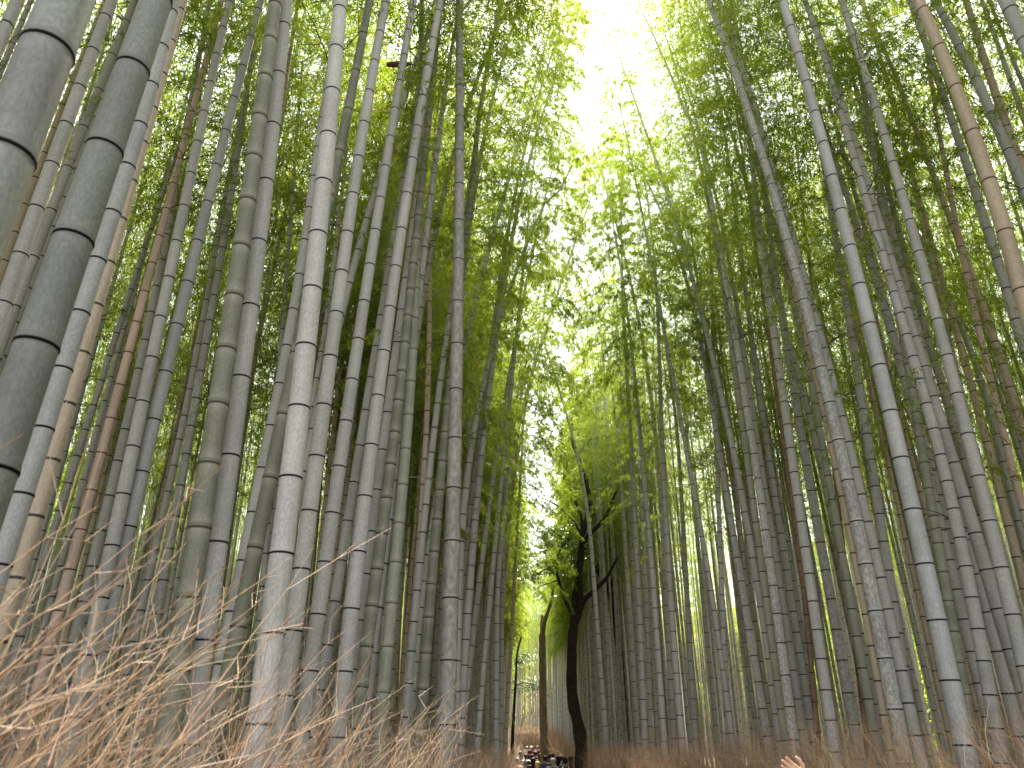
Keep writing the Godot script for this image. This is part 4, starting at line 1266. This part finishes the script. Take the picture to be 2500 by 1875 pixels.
func hair_mesh(long: float) -> Mesh:
	var bones := [[Vector3(0, 1.645, 0.025), Vector3(0, 1.650, -0.012), 0.100, 0.090], [Vector3(0, 1.60, 0.05), Vector3(0, 1.60 - long * 0.3, 0.055), 0.080, 0.07]]
	if long > 0.1: bones.append([Vector3(-0.03, 1.54, 0.06), Vector3(0.0, 1.58 - long, 0.075), 0.07, 0.055])
	return finished(blob_mesh(bones, 0.016, 0.02))


func make_figures():
	var b := figure_bones(0.5)
	var st := blob_mesh(b.torso + b.arms + b.legs + b.feet + b.head, 0.024, 0.03)
	blob_mesh(skull_bones(1.60), 0.009, 0.012, -99, 99, 0, st)
	for s in [-1.0, 1.0]:
		var w: Vector3 = Vector3(s * 0.23, 0.89, -0.04 - s * 0.11)
		blob_mesh(hand_bones(w, Vector3(0, -0.97, -0.24).normalized(), Vector3(-s, 0, 0), Vector3(0, -0.24, -0.97), 0.45), 0.006, 0.006, -99, 99, 0, st)
	figure.body = finished(st)
	var sleeves := []
	for k in [0, 2]: sleeves.append([b.arms[k][0], b.arms[k][0].lerp(b.arms[k][1], 0.75), b.arms[k][2], b.arms[k][3] + 0.004])
	figure.shirt = finished(blob_mesh(b.torso.slice(0) + sleeves, 0.022, 0.035, 0.84, 1.47, 0.014))
	figure.trousers = finished(blob_mesh(b.legs + b.torso.slice(0, 2), 0.022, 0.03, 0.11, 0.98, 0.013))
	figure.short = hair_mesh(0.05)
	figure.long = hair_mesh(0.26)
	figure.cap = finished(blob_mesh([[Vector3(0, 1.665, 0.015), Vector3(0, 1.665, -0.015), 0.101, 0.097], [Vector3(-0.03, 1.66, -0.12), Vector3(0.03, 1.66, -0.12), 0.03, 0.03]], 0.013, 0.02, 1.64, 1.9))
	figure.pack = finished(blob_mesh([[Vector3(-0.07, 1.02, 0.19), Vector3(0.07, 1.02, 0.19), 0.09, 0.09], [Vector3(-0.07, 1.28, 0.17), Vector3(0.07, 1.28, 0.17), 0.08, 0.08], [Vector3(0, 1.02, 0.19), Vector3(0, 1.28, 0.17), 0.11, 0.10]], 0.022, 0.04))
	figure.strap = finished(blob_mesh([[Vector3(-0.10, 1.40, 0.11), Vector3(-0.09, 1.44, 0.0), 0.022, 0.022], [Vector3(-0.09, 1.44, 0.0), Vector3(-0.10, 1.2, -0.13), 0.022, 0.02], [Vector3(0.10, 1.40, 0.11), Vector3(0.09, 1.44, 0.0), 0.022, 0.022], [Vector3(0.09, 1.44, 0.0), Vector3(0.10, 1.2, -0.13), 0.022, 0.02]], 0.012, 0.01))


func cloth(c: Color, rough := 0.9) -> StandardMaterial3D:
	return plain(c.r, c.g, c.b, rough)


func person(x: float, z: float, turn: float, size: float, shirt: Color, trousers: Color, hair: Color, style: String, extra: String, label: String):
	var t := thing("person", label, "person", Vector3(x, ground_at(x, z) + 0.012, z), "people walking up the path")
	t.rotation.y = turn
	t.scale = Vector3.ONE * size
	var body := part("body", figure.body, cloth(Color(0.45, 0.27, 0.19), 0.6), t)
	part("shirt", figure.shirt, cloth(shirt), t)
	part("trousers", figure.trousers, cloth(trousers), t)
	if style: part("hair", figure[style], cloth(hair, 0.6), body)
	if "cap" in extra: part("cap", figure.cap, cloth(Color(0.45, 0.44, 0.42)), t)
	if "pack" in extra:
		var sack := part("backpack", figure.pack, cloth(Color(0.012, 0.013, 0.018), 0.7), t)
		part("strap", figure.strap, cloth(Color(0.012, 0.013, 0.018), 0.7), sack)
	if "white_strap" in extra: part("strap", figure.strap, cloth(Color(0.7, 0.7, 0.72), 0.8), t)
	for s in [-1.0, 1.0]:
		var e := SphereMesh.new()
		e.radius = 0.011
		e.height = 0.022
		e.radial_segments = 8
		e.rings = 4
		part("eye", e, cloth(Color(0.02, 0.015, 0.012), 0.3), body, Transform3D(Basis(), Vector3(s * 0.03, 1.603, -0.098)))


func people():
	make_figures()
	person(-0.57, -52.00, 0.1, 1.120, Color(0.72,0.70,0.72), Color(0.05,0.05,0.06), Color(0.01,0.01,0.01), "short", "", "tall person in a white shirt at the left front of the crowd")
	person(-0.24, -48.00, -0.1, 1.120, Color(0.75,0.73,0.75), Color(0.04,0.045,0.06), Color(0.012,0.01,0.01), "short", "", "person in a loose white T-shirt, second from the left")
	person(-0.47, -46.00, 0.0, 1.120, Color(0.03,0.05,0.12), Color(0.03,0.03,0.04), Color(0.01,0.01,0.01), "short", "pack", "small person with a black backpack in front of the white shirts")
	person(-0.61, -39.75, 0.4, 1.046, Color(0.62,0.40,0.42), Color(0.08,0.08,0.10), Color(0.02,0.015,0.012), "short", "", "person in a pink shirt close to the near fence")
	person(0.11, -60.50, 3.0, 1.088, Color(0.28,0.03,0.04), Color(0.05,0.05,0.06), Color(0.015,0.012,0.01), "short", "cap", "person in a red shirt and white cap facing the viewer")
	person(0.12, -47.00, 0.1, 1.120, Color(0.015,0.02,0.02), Color(0.02,0.02,0.025), Color(0.01,0.008,0.008), "short", "white_strap", "person in black with white bag straps")
	person(0.15, -37.75, -0.1, 1.075, Color(0.02,0.02,0.025), Color(0.05,0.05,0.06), Color(0.012,0.01,0.01), "long", "", "person with long black hair behind the blonde one")
	person(0.30, -34.50, 0.15, 1.007, Color(0.55,0.47,0.36), Color(0.2,0.18,0.15), Color(0.50,0.34,0.16), "long", "", "person with long blonde hair in the middle of the front row")
	person(0.83, -51.00, 0.0, 1.120, Color(0.10,0.07,0.30), Color(0.04,0.04,0.06), Color(0.01,0.01,0.01), "short", "", "person in a violet blue shirt in the middle of the crowd")
	person(0.73, -41.00, 0.0, 1.110, Color(0.05,0.055,0.08), Color(0.03,0.03,0.04), Color(0.01,0.01,0.01), "short", "", "person in a charcoal shirt in the middle of the front row")
	person(0.89, -33.00, 0.0, 1.070, Color(0.10,0.105,0.125), Color(0.06,0.06,0.07), Color(0.32,0.32,0.33), "short", "", "grey haired person in a grey shirt at the front of the crowd")
	person(1.08, -48.00, -0.1, 1.120, Color(0.02,0.02,0.022), Color(0.05,0.05,0.07), Color(0.01,0.01,0.01), "short", "white_strap", "person in black with a pale strap behind the grey haired one")
	person(1.16, -35.25, 0.2, 1.120, Color(0.12,0.17,0.20), Color(0.05,0.06,0.08), Color(0.008,0.008,0.008), "long", "", "person in a blue grey top with thick black hair")
	person(1.34, -32.25, -0.1, 1.087, Color(0.012,0.016,0.04), Color(0.02,0.02,0.03), Color(0.012,0.01,0.01), "short", "white_strap", "broad person in navy with a white strap at the right front")
	person(0.58, -64.00, 3.1, 1.012, Color(0.4,0.36,0.34), Color(0.1,0.1,0.12), Color(0.015,0.012,0.01), "short", "cap", "far person in a white cap walking toward the viewer")
	person(0.83, -60.50, 3.0, 1.120, Color(0.05,0.045,0.05), Color(0.05,0.05,0.06), Color(0.012,0.01,0.01), "short", "", "far person in dark clothes walking toward the viewer, beside the brown trunk")
	person(-0.22, -67.75, 3.0, 0.877, Color(0.45,0.43,0.40), Color(0.1,0.1,0.12), Color(0.03,0.02,0.015), "short", "cap", "far person in a pale cap between the white shirts")
	person(-0.03, -54.75, 0.1, 1.120, Color(0.02,0.02,0.025), Color(0.03,0.03,0.04), Color(0.01,0.01,0.01), "short", "", "dark haired person in black, between the red shirt and the white shirts")
	person(0.35, -52.25, -0.1, 1.120, Color(0.03,0.03,0.04), Color(0.03,0.03,0.04), Color(0.01,0.01,0.01), "short", "pack", "dark haired person with a black backpack, behind the blonde one")
	person(0.57, -49.00, 0.2, 1.120, Color(0.05,0.05,0.06), Color(0.03,0.03,0.04), Color(0.012,0.01,0.01), "long", "", "long haired person in dark clothes, beside the violet blue shirt")
	person(0.97, -48.00, 0.0, 1.120, Color(0.02,0.022,0.03), Color(0.03,0.03,0.04), Color(0.01,0.01,0.01), "short", "", "dark haired person in black, between violet blue and grey shirts")
	person(1.33, -50.00, 0.1, 1.108, Color(0.04,0.04,0.05), Color(0.03,0.03,0.04), Color(0.01,0.008,0.008), "short", "", "dark haired person in charcoal, just behind the grey haired one")
	person(1.57, -42.75, -0.2, 1.120, Color(0.06,0.06,0.07), Color(0.03,0.03,0.04), Color(0.01,0.01,0.01), "short", "cap", "person in a pale cap between the blue grey top and the navy one")
	person(1.67, -31.50, 0.0, 0.905, Color(0.3,0.3,0.32), Color(0.05,0.05,0.06), Color(0.1,0.1,0.1), "", "", "bald person lowest at the right edge of the crowd")
	raised_hand()
	green_flag()
	canes()


func raised_hand():
	# someone just under the picture's edge who reaches up beside the right fence
	var at := Vector3(1.945, 0.012, -4.940)
	var t := thing("person", "person by the far fence reaching up, only the raised fingers showing", "person", at, "people walking up the path")
	var b := figure_bones(0.1)
	var sh := Vector3(-0.19, 1.385, 0)
	var el := Vector3(-0.30, 1.56, -0.16)
	var wr := Vector3(-0.36, 1.745, -0.06)
	var arms := [b.arms[2], b.arms[3], [sh, el, 0.056, 0.045], [el, wr, 0.043, 0.029]]
	var st := blob_mesh(b.torso + arms + b.legs + b.feet + b.head, 0.024, 0.03)
	blob_mesh(skull_bones(1.60), 0.009, 0.012, -99, 99, 0, st)
	var along := Vector3(-0.82, 0.52, 0.05).normalized()
	var thumb := Vector3(0.35, 0.93, 0.0)
	thumb = (thumb - along * thumb.dot(along)).normalized()
	blob_mesh(hand_bones(wr, along, along.cross(thumb) * -1.0, thumb, 0.25), 0.004, 0.006, -99, 99, 0, st)
	blob_mesh(hand_bones(b.arms[3][1], Vector3(0, -1, 0), Vector3(-1, 0, 0), Vector3(0, 0, -1), 0.45), 0.006, 0.006, -99, 99, 0, st)
	part("body", finished(st), cloth(Color(0.56, 0.34, 0.26), 0.55), t)
	part("shirt", finished(blob_mesh(b.torso + [[sh, sh.lerp(el, 0.7), 0.056, 0.05], [b.arms[2][0], b.arms[2][0].lerp(b.arms[2][1], 0.7), 0.056, 0.05]], 0.022, 0.035, 0.84, 1.60, 0.013)), cloth(Color(0.1, 0.12, 0.2)), t)
	part("trousers", figure.trousers, cloth(Color(0.05, 0.05, 0.07)), t)
	part("hair", figure.short, cloth(Color(0.015, 0.012, 0.01), 0.6), t)


func green_flag():
	var at := Vector3(1.63, 0.0, -33.0)
	at.y = ground_at(at.x, at.z) + 0.9
	var t := thing("guide_flag", "small green flag on a stick held up at the right of the crowd", "flag", at)
	var s := Soup.new()
	s.tube([Vector3.ZERO, Vector3(0.02, 0.55, 0), Vector3(0.05, 1.02, 0)], [0.008, 0.007, 0.006], 6, Color(0.6, 0.6, 0.6))
	part("stick", s.mesh(), twig_material, t)
	var v := PackedVector3Array()
	var n := PackedVector3Array()
	var idx := PackedInt32Array()
	for k in 7:
		for j in 4:
			var f := k / 6.0
			v.append(Vector3(0.05 - 0.03 * f - 0.20 * j / 3.0 * (1.0 - 0.35 * f), 1.02 - 0.52 * f, 0.035 * sin(j * 1.7 + k * 1.1)))
			n.append(Vector3.BACK)
	for k in 6:
		for j in 3:
			var a := k * 4 + j
			idx.append_array([a, a + 1, a + 4, a + 1, a + 5, a + 4])
	var cl := cloth(Color(0.03, 0.30, 0.14))
	cl.cull_mode = BaseMaterial3D.CULL_DISABLED
	part("cloth", mesh_of(v, n, idx), cl, t)


func cane(pts: Array, r0: float, label: String):
	var base: Vector3 = pts[0]
	var t := thing("bamboo_cane", label, "bamboo cane", base, "loose canes leaning over the fences")
	var local := []
	for p in pts: local.append(p - base)
	limb(t, "stem", local, r0, r0 * 0.4, M.cane)
	for k in 3:
		var a: Vector3 = local[mini(local.size() - 1, 1 + k)]
		limb(t, "side_shoot", [a, a + Vector3(0.1 - 0.12 * k, 0.25, 0.05), a + Vector3(0.16 - 0.2 * k, 0.5, 0.0)], r0 * 0.35, r0 * 0.15, M.cane)


func canes():
	M.cane = plain(0.50, 0.40, 0.24, 0.6)
	cane([Vector3(-0.65, 1.53, -22.00), Vector3(-0.52, 1.80, -22.00), Vector3(-0.37, 2.07, -22.00), Vector3(-0.27, 2.35, -22.00), Vector3(-0.20, 2.56, -22.00), Vector3(-0.20, 2.72, -22.00), Vector3(-0.12, 2.87, -22.00)], 0.014, "long pale cane bending up from the near fence beside the crowd")
	cane([Vector3(-0.53, 1.52, -22.60), Vector3(-0.43, 1.80, -22.60), Vector3(-0.32, 2.10, -22.60), Vector3(-0.22, 2.44, -22.60), Vector3(-0.19, 2.68, -22.60)], 0.011, "thinner pale cane crossing behind the long one")
	cane([Vector3(1.17, 1.79, -38.00), Vector3(1.07, 2.01, -38.00), Vector3(0.96, 2.13, -38.00), Vector3(0.91, 2.24, -38.00), Vector3(0.88, 2.40, -38.00)], 0.03, "pale crooked cane leaning from the far fence")
	cane([Vector3(1.48, 1.72, -38.50), Vector3(1.40, 1.84, -38.50), Vector3(1.23, 1.95, -38.50), Vector3(0.83, 2.02, -38.50), Vector3(0.74, 2.15, -38.50)], 0.025, "short pale cane low beside the crooked one")
